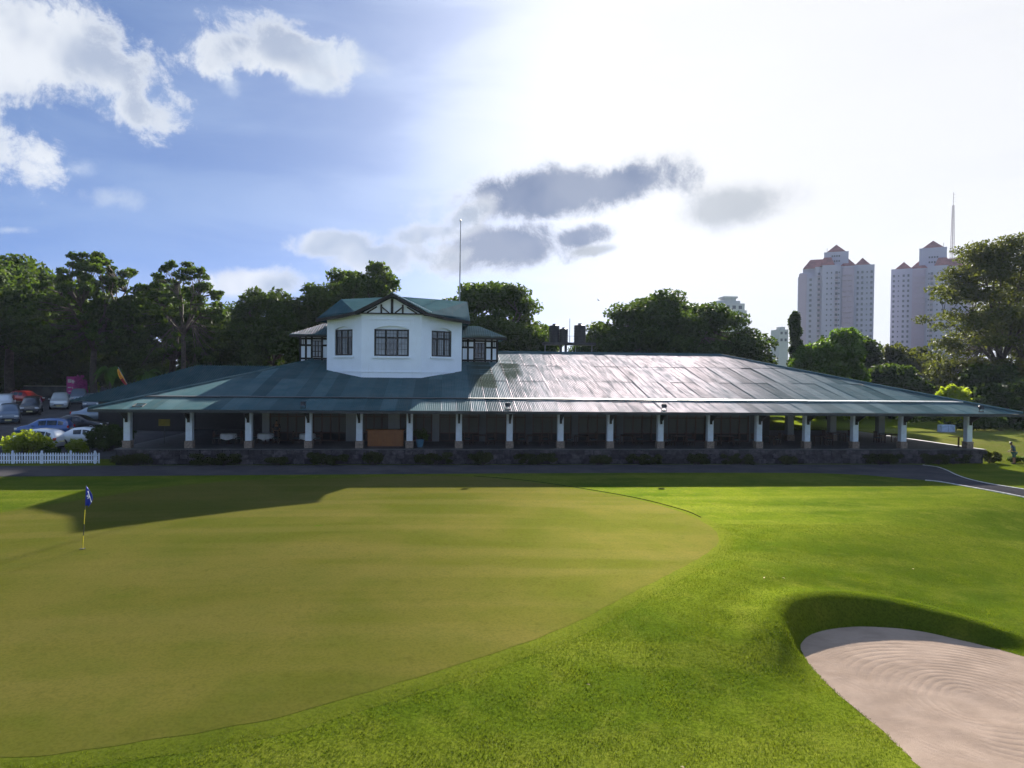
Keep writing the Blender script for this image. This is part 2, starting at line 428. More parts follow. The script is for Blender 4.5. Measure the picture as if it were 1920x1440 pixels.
# ------------------------------------------------------------------ mesh helpers
def link(name, me, mat, parent=None):
    o = bpy.data.objects.new(name, me)
    if mat is not None and not me.materials: me.materials.append(M[mat] if isinstance(mat, str) else mat)
    COL.objects.link(o)
    if parent is not None: o.parent = parent
    return o
def tag(o, label=None, cat=None, group=None, kind=None):
    if label: o['label'] = label
    if cat: o['category'] = cat
    if group: o['group'] = group
    if kind: o['kind'] = kind
    return o
def empty(name, loc=(0, 0, 0), rz=0.):
    o = bpy.data.objects.new(name, None); COL.objects.link(o); o.location = loc; o.rotation_euler = (0, 0, rz)
    o.empty_display_size = .2
    return o
def copy_tree(o, parent=None):
    c = o.copy(); COL.objects.link(c); c.parent = parent
    for ch in o.children: copy_tree(ch, c)
    return c
class MB:
    def __init__(s): s.v = []; s.f = []
    def add(s, vs, fs):
        b = len(s.v); s.v += [tuple(v) for v in vs]; s.f += [tuple(i+b for i in f) for f in fs]; return s
    def box(s, x0, x1, y0, y1, z0, z1):
        return s.add([(x0, y0, z0), (x1, y0, z0), (x1, y1, z0), (x0, y1, z0), (x0, y0, z1), (x1, y0, z1), (x1, y1, z1), (x0, y1, z1)],
                     [(0, 3, 2, 1), (4, 5, 6, 7), (0, 1, 5, 4), (1, 2, 6, 5), (2, 3, 7, 6), (3, 0, 4, 7)])
    def cbox(s, c, d, rz=0., ry=0., rx=0.):
        m = Matrix.Translation(c) @ Matrix.Rotation(rz, 4, 'Z') @ Matrix.Rotation(ry, 4, 'Y') @ Matrix.Rotation(rx, 4, 'X')
        t = MB().box(-d[0]/2, d[0]/2, -d[1]/2, d[1]/2, -d[2]/2, d[2]/2)
        return s.add([m @ Vector(v) for v in t.v], t.f)
    def bar(s, a, b, w, h=None):
        a, b = Vector(a), Vector(b); h = h or w; z = (b-a).normalized()
        up = Vector((0, 0, 1)) if abs(z.z) < .95 else Vector((0, 1, 0))
        x = z.cross(up).normalized(); y = x.cross(z)
        vs = [p + x*(sx*w/2) + y*(sy*h/2) for p in (a, b) for sx, sy in ((-1, -1), (1, -1), (1, 1), (-1, 1))]
        return s.add(vs, [(0, 1, 2, 3), (7, 6, 5, 4), (0, 4, 5, 1), (1, 5, 6, 2), (2, 6, 7, 3), (3, 7, 4, 0)])
    def tube(s, pts, rad, n=6, cap=True):
        pts = [Vector(p) for p in pts]; k = len(pts)
        if not isinstance(rad, (list, tuple)): rad = [rad]*k
        vs = []; ref = Vector((.31, .87, .2)).normalized()
        for i, p in enumerate(pts):
            d = (pts[min(i+1, k-1)]-pts[max(i-1, 0)]).normalized()
            x = d.cross(ref)
            if x.length < .05: x = d.cross(Vector((1, 0, 0)))
            x.normalize(); y = d.cross(x)
            for j in range(n):
                a = 2*math.pi*j/n; vs.append(p + (x*math.cos(a)+y*math.sin(a))*rad[i])
        fs = [(i*n+j, i*n+(j+1) % n, (i+1)*n+(j+1) % n, (i+1)*n+j) for i in range(k-1) for j in range(n)]
        if cap: fs += [tuple(range(n-1, -1, -1)), tuple((k-1)*n+j for j in range(n))]
        return s.add(vs, fs)
    def lathe(s, prof, c=(0, 0, 0), n=16, axis='Z'):
        vs = []
        for r, z in prof:
            for j in range(n):
                a = 2*math.pi*j/n; p = (r*math.cos(a), r*math.sin(a), z)
                if axis == 'Y': p = (p[0], z, p[1])
                vs.append((p[0]+c[0], p[1]+c[1], p[2]+c[2]))
        k = len(prof)
        fs = [(i*n+j, i*n+(j+1) % n, (i+1)*n+(j+1) % n, (i+1)*n+j) for i in range(k-1) for j in range(n)]
        fs += [tuple(range(n-1, -1, -1)), tuple((k-1)*n+j for j in range(n))]
        return s.add(vs, fs)
    def prism(s, poly, d):
        d = Vector(d); n = len(poly); p = [Vector(q) for q in poly]
        return s.add(p+[q+d for q in p], [tuple(range(n-1, -1, -1)), tuple(range(n, 2*n))]+[(i, (i+1) % n, n+(i+1) % n, n+i) for i in range(n)])
    def build(s, name, mat, parent=None, smooth=False, bevel=0.):
        me = bpy.data.meshes.new(name); me.from_pydata(s.v, [], s.f); me.update()
        bm = bmesh.new(); bm.from_mesh(me); bmesh.ops.recalc_face_normals(bm, faces=bm.faces)
        if bevel: bmesh.ops.bevel(bm, geom=list(bm.edges), offset=bevel, segments=1, affect='EDGES')
        bm.to_mesh(me); bm.free()
        if smooth: me.polygons.foreach_set('use_smooth', [True]*len(me.polygons))
        return link(name, me, mat, parent)
def npmesh(name, V, Fq, mat, parent=None, smooth=True, tint=None):
    V = np.asarray(V, dtype=np.float32); Fq = np.asarray(Fq, dtype=np.int32); k = Fq.shape[1]
    me = bpy.data.meshes.new(name)
    me.vertices.add(len(V)); me.vertices.foreach_set('co', V.ravel())
    me.loops.add(Fq.size); me.loops.foreach_set('vertex_index', Fq.ravel())
    me.polygons.add(len(Fq)); me.polygons.foreach_set('loop_start', np.arange(0, Fq.size, k, dtype=np.int32))
    if smooth: me.polygons.foreach_set('use_smooth', np.ones(len(Fq), dtype=bool))
    if tint is not None:
        at = me.attributes.new('tint', 'FLOAT', 'POINT'); at.data.foreach_set('value', np.asarray(tint, dtype=np.float32))
    me.update(calc_edges=True); me.validate()
    return link(name, me, mat, parent)
def gridfaces(nu, nv):
    i = np.arange(nu-1)[:, None]*nv + np.arange(nv-1)[None]
    i = i.ravel()
    return np.stack([i, i+nv, i+nv+1, i+1], 1)
def resample(pts, n, closed=False, smooth=True):
    p = np.asarray(pts, float)
    if smooth:
        m = len(p); out = []
        rngi = range(m if closed else m-1)
        for i in rngi:
            if closed: a, b, c, d = p[i-1], p[i], p[(i+1) % m], p[(i+2) % m]
            else: a, b, c, d = p[max(i-1, 0)], p[i], p[i+1], p[min(i+2, m-1)]
            for t in np.linspace(0, 1, 12, endpoint=False):
                out.append(.5*((2*b)+(c-a)*t+(2*a-5*b+4*c-d)*t*t+(3*b-a-3*c+d)*t**3))
        if not closed: out.append(p[-1])
        p = np.array(out)
    if closed: p = np.vstack([p, p[:1]])
    s = np.r_[0, np.cumsum(np.hypot(*np.diff(p[:, :2], axis=0).T))]
    q = np.linspace(0, s[-1], n, endpoint=not closed)
    return np.stack([np.interp(q, s, p[:, k]) for k in range(p.shape[1])], 1)
def inpoly(x, y, poly):
    x = np.asarray(x); y = np.asarray(y); c = np.zeros(x.shape, bool); n = len(poly)
    for i in range(n):
        x0, y0 = poly[i]; x1, y1 = poly[(i+1) % n]
        if y0 == y1: continue
        c ^= ((y0 > y) != (y1 > y)) & (x < (x1-x0)*(y-y0)/(y1-y0)+x0)
    return c
def polydist(x, y, poly):
    d = np.full(np.shape(x), 1e9); n = len(poly)
    for i in range(n):
        x0, y0 = poly[i]; x1, y1 = poly[(i+1) % n]; dx, dy = x1-x0, y1-y0
        t = np.clip(((x-x0)*dx+(y-y0)*dy)/(dx*dx+dy*dy+1e-12), 0, 1)
        d = np.minimum(d, np.hypot(x-x0-t*dx, y-y0-t*dy))
    return d

# ------------------------------------------------------------------ terrain
def S(a, b, v):
    t = np.clip((np.asarray(v, float)-a)/(b-a), 0, 1); return t*t*(3-2*t)
def h0(x, y):
    x = np.asarray(x, float); y = np.asarray(y, float)
    z = .45*np.exp(-((x+6)/15)**2-((y-26)/9)**2)
    z = z-.75*S(0, 8, .57*x-.82*y+14.6)*(1-S(30, 40, y))
    left = 1-S(-32, -24.5, x)
    return z+.9*S(51, 63, y)+1.5*left*S(60, 95, y)+.4*S(80, 140, y)
SANDZ = -.75
SAND = resample([(9.87, 18.63), (10.67, 19.34), (12.03, 19.73), (13.48, 19.41), (14.45, 18.52), (15.35, 17.16), (15.9, 15.2), (15.6, 13.0), (14.4, 11.2), (12.3, 10.2), (10.2, 10.3), (8.95, 11.3),
                 (8.94, 12.46), (9.05, 13.12), (9.17, 14.18), (9.17, 15.63), (9.32, 17.0), (9.55, 18.0)], 120, True)
RINGC = (12.0, 14.8)
def sand_h(x, y):
    r = np.hypot((x-RINGC[0])*1.0, (y-RINGC[1])*.85)
    th = np.arctan2(y-RINGC[1], x-RINGC[0])
    d = polydist(x, y, SAND)
    w = .07*np.sin(th*3+r*1.3)+.03*np.sin(th*5-r*2.1)
    brk = np.clip(.5+.9*np.sin(x*1.3+2*np.sin(y*.9+.5))*np.sin(y*1.1+1.7*np.sin(x*.8)), 0, 1)
    g1 = (.5+.5*np.sin((r+w+.10*th)*2*math.pi/.19))**5
    g2 = (.5+.5*np.sin((r*1.0+w*.6-.2*th)*2*math.pi/.11+2.0))**3
    u_ = (x*.86+y*.5)+.06*np.sin(y*3); g3 = (.5+.5*np.sin(u_*2*math.pi/.16))**6
    lft = S(11.2, 9.4, x+.15*(y-15))
    amp = S(.12, .6, d)*S(.3, .9, r)
    z = SANDZ - amp*(.010*g1*brk*(1-lft)+.005*g2*(1-brk)*(1-lft)+.008*g3*lft*brk) + .004*np.sin(x*5+np.sin(y*4))*np.sin(y*6) - .04*np.exp(-(r/.8)**2) + .22*(1-S(0, 2.2, d))*S(14.5, 9, y)
    return z
def lawn_h(x, y):
    x = np.asarray(x, float); y = np.asarray(y, float)
    z = h0(x, y)
    near = (x > 4) & (x < 22) & (y > 5) & (y < 27)
    if near.any():
        xs, ys = x[near], y[near]; d = polydist(xs, ys, SAND); ins = inpoly(xs, ys, SAND)
        # the back of the bunker is a steep grassed face, the front a soft shoulder
        back = S(15.8, 18.6, ys - .18*(xs-10))
        w = 1.5*(1-back)+.50*back
        t = np.clip(d/w, 0, 1)
        f = (1-back)*(t*t*(3-2*t)) + back*(1-(1-t)**1.6)
        roll = .34*np.exp(-((d-.62)/.8)**2)*back
        zs = sand_h(xs, ys)
        up = h0(xs, ys)+.12*back*S(0, 1, d)*(1-S(2.5, 4.8, d))
        zz = np.where(ins, zs-.10*np.clip(d/.12, 0, 1)-.01, zs+(up+roll-zs)*f)
        z = z.copy(); z[near] = zz
    return z
def H(x, y): return float(lawn_h(np.array([x]), np.array([y]))[0])
def lines(dense, far_lo, far_hi):
    out = []
    for a, b, st in dense: out += list(np.arange(a, b, st))
    out.append(dense[-1][1])
    st = dense[0][2]; v = dense[0][0]; lo = []
    while v > far_lo: st *= 1.16; v -= st; lo.append(v)
    st = dense[-1][2]; v = dense[-1][1]; hi = []
    while v < far_hi: st *= 1.16; v += st; hi.append(v)
    return np.array(lo[::-1]+out+hi)
gx = lines([(-32, -12, .5), (-12, 7.5, .25), (7.5, 16.6, .07), (16.6, 24, .25), (24, 52, .5)], -260, 480)
gy = lines([(8, 10, .2), (10, 21.8, .07), (21.8, 34, .25), (34, 56, .4)], -120, 560)
GX, GY = np.meshgrid(gx, gy, indexing='ij')
GZ = lawn_h(GX.ravel(), GY.ravel())
GREEN_P = resample([(-6.96, 44.5), (-2.45, 45.32), (1.61, 45.0), (5.37, 42.45), (9.40, 37.54), (11.06, 33.56), (11.45, 30.31), (11.05, 27.64), (9.93, 25.42), (8.29, 23.37),
                    (5.67, 20.55), (2.99, 17.87), (0.61, 16.11), (-1.42, 14.79), (-3.30, 13.69), (-5.40, 12.95), (-7.38, 12.56), (-11.5, 12.8), (-17, 15.5), (-21, 21), (-21.8, 28),
                    (-19.82, 33.75), (-17.37, 38.40), (-15.73, 41.03), (-13.46, 42.94), (-10.72, 44.15)], 420, True)
GREEN_P = GREEN_P+.02*np.stack([np.sin(GREEN_P[:, 1]*4.1+1.7*np.sin(GREEN_P[:, 0]*3.3)), np.sin(GREEN_P[:, 0]*4.7+1.3*np.sin(GREEN_P[:, 1]*2.9))], 1)
rough_ = (np.sin(GX.ravel()*3.1+1.3*np.sin(GY.ravel()*2.3))*np.sin(GY.ravel()*2.7+np.sin(GX.ravel()*1.9)))*.008
near_ = (np.abs(GX.ravel()) < 60) & (GY.ravel() < 48) & (GY.ravel() > 0) & ~inpoly(GX.ravel(), GY.ravel(), SAND) & ~inpoly(GX.ravel(), GY.ravel(), GREEN_P) & (polydist(GX.ravel(), GY.ravel(), GREEN_P) > 1.0)
GZ = GZ+np.where(near_, rough_, 0)
lawn = npmesh('lawn', np.stack([GX.ravel(), GY.ravel(), GZ], 1), gridfaces(len(gx), len(gy)), 'lawn_grass')
tag(lawn, kind='structure')
# sand
sx = np.arange(8.6, 16.4, .035); sy = np.arange(9.9, 20.0, .035)
SX, SY = np.meshgrid(sx, sy, indexing='ij')
SXr, SYr = SX.ravel(), SY.ravel()
Fs = gridfaces(len(sx), len(sy))
ok = inpoly(SXr, SYr, SAND) | (polydist(SXr, SYr, SAND) < .05)
Fs = Fs[ok[Fs].all(1)]
used = np.unique(Fs); remap = -np.ones(len(SXr), int); remap[used] = np.arange(len(used))
sand = npmesh('bunker_sand', np.stack([SXr[used], SYr[used], sand_h(SXr[used], SYr[used])], 1), remap[Fs], 'bunker_sand')
tag(sand, kind='structure')
# putting green and its collar
def ringsheet(name, inner, outer, n, mat, dz):
    V = []; k = len(inner)
    for i in range(n):
        t = i/(n-1); p = inner*(1-t)+outer*t
        V.append(np.stack([p[:, 0], p[:, 1], lawn_h(p[:, 0], p[:, 1])+dz], 1))
    V = np.concatenate(V); Fq = []
    for i in range(n-1):
        a = i*k+np.arange(k); b = i*k+(np.arange(k)+1) % k
        Fq.append(np.stack([a, b, b+k, a+k], 1))
    return tag(npmesh(name, V, np.concatenate(Fq), mat), kind='structure')
gc = np.array([[-5.0, 29.0]]).repeat(len(GREEN_P), 0)
ringsheet('putting_green', gc+(GREEN_P-gc)*.01, GREEN_P, 70, 'putting_turf', .008)
dd_ = np.roll(GREEN_P, -1, 0)-np.roll(GREEN_P, 1, 0); nn_ = np.stack([dd_[:, 1], -dd_[:, 0]], 1); nn_ /= np.linalg.norm(nn_, axis=1)[:, None]
if ((GREEN_P-gc)*nn_).sum(1).mean() < 0: nn_ = -nn_
ringsheet('green_collar', GREEN_P-nn_*.25, GREEN_P+nn_*.55, 6, 'collar_turf', .004)
# paths
def strip(name, A, B, n, m, mat, dz):
    A = resample(A, n); B = resample(B, n); V = []
    for j in range(m):
        t = j/(m-1); p = A*(1-t)+B*t
        V.append(np.stack([p[:, 0], p[:, 1], lawn_h(p[:, 0], p[:, 1])+dz], 1))
    V = np.stack(V, 1).reshape(-1, 3)
    return tag(npmesh(name, V, gridfaces(n, m), mat), kind='structure')
PF = [(-60, 50.4), (-30.64, 50.6), (-19.68, 50.75), (-4.97, 50.75), (14.15, 50.75), (30.32, 50.6), (35.6, 50.4), (36.2, 49.0), (35.6, 47.2), (34.6, 44.9), (34.0, 42.8), (34.0, 40.6), (34.9, 37.5), (37.0, 32)]
PN = [(-60, 45.2), (-26.82, 45.66), (-17.51, 45.8), (-4.53, 46.2), (13.08, 46.5), (24, 46.2), (27.51, 45.43), (28.8, 44.6), (29.96, 43.43), (30.7, 42.8), (31.32, 42.1), (31.69, 39.8), (32.34, 36.74), (34.2, 31)]
strip('path', PF, PN, 260, 10, 'path_asphalt', .02)
def kerb(name, P, n=200, w=.08, hgt=.05):
    P = resample(P, n); d = np.gradient(P, axis=0); nn = np.stack([-d[:, 1], d[:, 0]], 1); nn /= np.linalg.norm(nn, axis=1)[:, None]
    z = lawn_h(P[:, 0], P[:, 1]); V = []
    for off, dz in ((-w/2, -.05), (-w/2, hgt), (w/2, hgt), (w/2, -.05)):
        q = P+nn*off; V.append(np.stack([q[:, 0], q[:, 1], z+dz], 1))
    V = np.stack(V, 1).reshape(-1, 3)
    return tag(npmesh(name, V, gridfaces(n, 4), 'kerb_paint', smooth=False), kind='structure')
kerb('kerb', [(35.9, 50.2), (36.2, 49.0), (35.6, 47.2), (34.6, 44.9), (34.0, 42.8), (34.0, 40.6), (34.9, 37.5), (37.0, 32)])
kerb('kerb', [(30.75, 42.75), (31.32, 42.1), (31.69, 39.8), (32.34, 36.74), (34.2, 31)])
strip('car_park', [(-90, 110), (-60, 108), (-13, 106)], [(-90, 53.5), (-45, 53.5), (-22.8, 53.5)], 30, 60, 'car_park_asphalt', .03)
strip('far_field', [(44, 74), (60, 74), (90, 70)], [(44, 52.5), (60, 50), (90, 46)], 40, 40, 'field_turf', .02)

# ------------------------------------------------------------------ clubhouse
EY, EZ = 49.8, 3.93           # front eave
BY, BZ = 53.0, 4.64           # change of pitch over the verandah
RY, RZ = 70.0, 8.60           # ridge
XL, XR = -23.7, 43.6          # eave corners
RXL, RXR = -8.6, 28.0         # ridge ends
FLZ = 1.10                    # verandah floor
def roof_z(y): return EZ+(y-EY)*(BZ-EZ)/(BY-EY) if y < BY else BZ+(y-BY)*(RZ-BZ)/(RY-BY)
def hip_y(x):
    if x < RXL: return EY+(x-XL)/(RXL-XL)*(RY-EY)
    if x > RXR: return EY+(XR-x)/(XR-RXR)*(RY-EY)
    return RY
club = empty('clubhouse', (10, 60, 0)); club.matrix_world = Matrix.Translation((0, 0, 0)); club.location = (0, 0, 0)
tag(club, 'long low clubhouse with corrugated hipped roof, white columned verandah and white upper storey', 'clubhouse')
# roof deck: closed shell just below the sheets
YB = 2*RY-EY
def hipz(x): return roof_z(hip_y(x))
dk = MB()
lo = .07; th = .14
ptsd = [(XL+.1, EY+.1, EZ), (XR-.1, EY+.1, EZ), (XR-.1, YB-.1, EZ), (XL+.1, YB-.1, EZ), (RXL, RY, RZ), (RXR, RY, RZ),
        (XL+(BY-EY)/(RY-EY)*(RXL-XL), BY, BZ), (XR-(BY-EY)/(RY-EY)*(XR-RXR), BY, BZ)]
top = [(x, y, z-lo) for x, y, z in ptsd]; bot = [(x, y, z-lo-th) for x, y, z in ptsd]
fs = [(0, 1, 7, 6), (6, 7, 5, 4), (2, 3, 4, 5), (0, 6, 4, 3), (1, 2, 5, 7)]
dk.add(top, fs); dk.add(bot, [f[::-1] for f in fs])
for a, b in ((0, 1), (1, 2), (2, 3), (3, 0)): dk.add([top[a], top[b], bot[b], bot[a]], [(0, 1, 2, 3)])
me = bpy.data.meshes.new('roof'); me.from_pydata(dk.v, [], dk.f); me.update()
roof = link('roof', me, 'soffit', club)
# corrugated sheets of the front slope
PITCHW = .1333; NC = 8; SW = PITCHW*NC
rows = [(EY-.04, BY+.02, 0.0), (BY-.10, 58.7, .035), (58.55, 64.4, .05), (64.25, RY, .065)]
ncol = int(math.ceil((XR-XL)/SW))
k = 0
for r, (y0, y1, dz) in enumerate(rows):
    for c in range(ncol):
        xs0 = XL+c*SW; V = []; prev = None
        nseg = NC*4
        lift = (.006 if c % 2 else 0)+rnd.uniform(0, .004)
        ta = rnd.gauss(0, .010); tb = rnd.gauss(0, .004)
        for i in range(nseg+1):
            x = min(xs0+i*PITCHW/4, XR)
            yt = min(y1, hip_y(x)); yb = y0
            if yt <= yb+.02: yt = yb+.001 if r else yb+.001
            wv = .014*math.cos(2*math.pi*i/4)
            for y in (yb, yt):
                V.append((x, y, roof_z(max(min(y, RY), EY))+(y-max(y, EY) if y < EY else 0)*.22+dz+wv+lift+ta*(y-y0)*.25+tb*(x-xs0)))
        if max(V[2*i+1][1]-V[2*i][1] for i in range(nseg+1)) < .05: continue
        Fq = [(2*i, 2*i+2, 2*i+3, 2*i+1) for i in range(nseg) if V[2*i+2][1] < V[2*i+3][1]-.002 or V[2*i][1] < V[2*i+1][1]-.002]
        me = bpy.data.meshes.new('roof_sheet'); me.from_pydata(V, [], Fq); me.update()
        me.polygons.foreach_set('use_smooth', [True]*len(me.polygons))
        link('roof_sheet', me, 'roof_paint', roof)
b = MB(); b.tube([(RXL, RY, RZ+.10), (RXR, RY, RZ+.10)], .11, 8); b.build('ridge_cap', 'roof_paint', roof)
for xa, xb in ((XL, RXL), (XR, RXR)):
    MB().tube([(xa, EY, EZ+.08), (xa+(BY-EY)/(RY-EY)*(xb-xa), BY, BZ+.1), (xb, RY, RZ+.10)], .09, 7).build('hip_cap', 'roof_paint', roof)
# lap flashing along the change of pitch
xa = XL+(BY-EY)/(RY-EY)*(RXL-XL); xb = XR-(BY-EY)/(RY-EY)*(XR-RXR)
n = 24
for i in range(n):
    x0 = xa+(xb-xa)*i/n; x1 = xa+(xb-xa)*(i+1)/n-.02; j = rnd.uniform(-.012, .012)
    MB().add([(x0, BY-.16, BZ+.005+j), (x1, BY-.16, BZ+.005+j), (x1, BY-.16, BZ+.075+j), (x0, BY-.16, BZ+.075+j), (x0, BY+.12, BZ+.115), (x1, BY+.12, BZ+.115)],
             [(0, 1, 2, 3), (3, 2, 5, 4)]).build('flashing', 'flashing_metal' if x0 > 18 else 'dark_gutter', roof)
MB().box(XL, XR, EY-.08, EY-.02, EZ-.22, EZ-.035).build('fascia', 'dark_gutter', roof)
# verandah plinth, floor and stones
PLY = 51.25
MB().box(-22.6, 41.6, PLY, 69, -.4, FLZ-.06).build('plinth', 'mortar', club)
plinth = [o for o in club.children if o.name.startswith('plinth')][0]
MB().box(-22.7, 41.8, PLY-.06, 69.1, FLZ-.058, FLZ).build('floor_slab', 'floor_tile', club)
stone_me = []
for q in range(7):
    bm = bmesh.new(); bmesh.ops.create_cube(bm, size=1.0)
    for v in bm.verts: v.co += Vector((rnd.uniform(-.09, .09), rnd.uniform(-.12, .12), rnd.uniform(-.12, .12)))
    bmesh.ops.bevel(bm, geom=list(bm.edges), offset=.11, segments=1, affect='EDGES')
    me = bpy.data.meshes.new('stone'); bm.to_mesh(me); bm.free(); me.materials.append(M['stone']); stone_me.append(me)
zc = [(.0, .40), (.38, .72), (.70, 1.03)]
for z0, z1 in zc:
    x = -22.5
    while x < 41.4:
        w = rnd.uniform(.45, .98)
        o = link('stone', rnd.choice(stone_me), None, plinth)
        o.location = (x+w/2, PLY-.02, (z0+z1)/2); o.scale = (w*.97, rnd.uniform(.16, .26), (z1-z0)*.93); o.rotation_euler = (0, rnd.uniform(-.04, .04), rnd.choice((0, math.pi)))
        x += w
# columns
CY = 52.0
colx = [-21.80, -17.68, -13.67, -9.56, -6.03, -2.49, 1.03, 4.70, 8.43, 12.12, 15.91, 19.71, 23.48, 27.25, 31.08, 34.95, 40.34]
colx = [x*CY/51.3 for x in colx]
cme = {}
def column(x, y, w=.44, bracket=True, mat='white_paint'):
    e = empty('column', (x, y, FLZ)); e.parent = club
    zt = roof_z(min(y, hip_y(x)+.0))-.25-FLZ if y > 55 else roof_z(y)-.25-FLZ
    key = (round(zt, 2), w, mat)
    if key not in cme:
        s = MB().box(-w/2, w/2, -w/2, w/2, .52, zt).box(-w/2-.03, w/2+.03, -w/2-.03, w/2+.03, zt-.18, zt-.10).build('shaft', mat, e, bevel=.012)
        p = MB().box(-w/2-.06, w/2+.06, -w/2-.06, w/2+.06, 0, .46).box(-w/2-.085, w/2+.085, -w/2-.085, w/2+.085, .46, .52).build('pedestal', 'brick_base', e, bevel=.012)
        k_ = None
        if bracket:
            k_ = MB().prism([(-.07, -w/2-.01, zt-1.05), (-.07, -w/2-.12, zt-1.05), (-.07, -w/2-1.35, zt-.42), (-.07, -w/2-1.35, zt-.28), (-.07, -w/2-.55, zt-.42), (-.07, -w/2-.15, zt-.7), (-.07, -w/2-.01, zt-.3)], (.14, 0, 0)).box(-.075, .075, -w/2-.14, -w/2-.012, zt-1.25, zt-.2).build('bracket', 'dark_timber', e)
        cme[key] = (s.data, p.data, k_.data if k_ else None)
    else:
        a, b_, c_ = cme[key]
        link('shaft', a, None, e); link('pedestal', b_, None, e)
        if c_: link('bracket', c_, None, e)
for x in colx: column(x, CY)
for x in (37.6, 33.2, 29.4): column(x, 58.2, .55, False, 'grey_pier')
MB().box(-22.4, 41.3, CY-.14, CY+.14, roof_z(CY)-.52, roof_z(CY)-.24).build('beam', 'dark_timber', club)
# inner wall with piers and glazed doors
IY = 57.0
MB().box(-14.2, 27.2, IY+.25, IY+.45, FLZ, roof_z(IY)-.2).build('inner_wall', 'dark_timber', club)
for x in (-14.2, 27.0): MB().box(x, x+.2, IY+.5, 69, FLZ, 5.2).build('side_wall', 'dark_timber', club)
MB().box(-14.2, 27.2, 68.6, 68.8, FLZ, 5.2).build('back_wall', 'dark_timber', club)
px_ = -13.9; i = 0
while px_ < 27:
    w = .9 if -9 < px_ < -1 else .55
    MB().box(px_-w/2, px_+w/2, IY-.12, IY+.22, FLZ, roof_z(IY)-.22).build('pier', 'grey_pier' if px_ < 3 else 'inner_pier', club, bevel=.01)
    nx = px_+(3.75 if px_ > -1 else 3.3)
    if nx < 27.3:
        x0, x1 = px_+w/2+.05, nx-.33
        wn = empty('glazed_door', ((x0+x1)/2, IY, FLZ)); wn.parent = club
        hw = (x1-x0)/2; f = MB(); zt = 3.55
        nb = 4
        for q in range(nb+1):
            xx = -hw+2*hw*q/nb; f.box(xx-.045, xx+.045, -.02, .16, 0, zt)
        for zz in (0, .62, 1.9, 2.35, 2.95, zt-.08): f.box(-hw, hw, -.005, .145, zz, zz+.09)
        f.build('door_frame', 'chair_wood', wn)
        for q in range(nb):
            a = -hw+2*hw*q/nb+.05; b2 = -hw+2*hw*(q+1)/nb-.05
            for za, zb in ((.72, 1.89), (2.0, 2.34), (2.45, 2.94), (3.05, zt-.09)):
                MB().box(a, b2, .05, .07, za, zb).build('pane', 'inner_glass', wn)
    px_ = nx; i += 1

# upper storey: bay-fronted white tower
TX0, TX1, CXL, CXR, TY0, TY1, TYB = -10.05, 1.42, -6.85, -1.98, 59.2, 61.75, 70.5
TZ0, TZ1 = 5.7, 11.30
def facet(p, q): return Vector((p[0], p[1], 0)), Vector((q[0], q[1], 0))
def wall_with_window(p, q, u0, u1, z0, z1, rise, name='tower_wall'):
    """wall panel from p to q with one segment-headed opening, reveal .22 deep"""
    a, b_ = facet(p, q); L = (b_-a).length; d = (b_-a)/L; nrm = Vector((d.y, -d.x, 0)); dep = .22
    P = lambda u, z, o=0.: a+d*u+Vector((0, 0, z))-nrm*o
    N = 10; arch = [(u0+(u1-u0)*i/N, z1+rise*(1-(2*i/N-1)**2)) for i in range(N+1)]
    mb = MB()
    def quad(*c): mb.add(c, [(0, 1, 2, 3)])
    quad(P(0, TZ0), P(u0, TZ0), P(u0, TZ1), P(0, TZ1)); quad(P(u1, TZ0), P(L, TZ0), P(L, TZ1), P(u1, TZ1))
    quad(P(u0, TZ0), P(u1, TZ0), P(u1, z0), P(u0, z0))
    for i in range(N):
        (ua, za), (ub, zb) = arch[i], arch[i+1]
        quad(P(ua, za), P(ub, zb), P(ub, TZ1), P(ua, TZ1)); quad(P(ua, za), P(ub, zb), P(ub, zb, dep), P(ua, za, dep))
    quad(P(u0, z0), P(u0, z1), P(u0, z1, dep), P(u0, z0, dep)); quad(P(u1, z0), P(u1, z1), P(u1, z1, dep), P(u1, z0, dep)); quad(P(u0, z0), P(u1, z0), P(u1, z0, dep), P(u0, z0, dep))
    # tympanum above the frame
    for i in range(N):
        (ua, za), (ub, zb) = arch[i], arch[i+1]
        quad(P(ua, z1, dep*.85), P(ub, z1, dep*.85), P(ub, zb, dep*.85), P(ua, za, dep*.85))
    w = mb.build(name, 'white_wall', club)
    return P, d, nrm, L
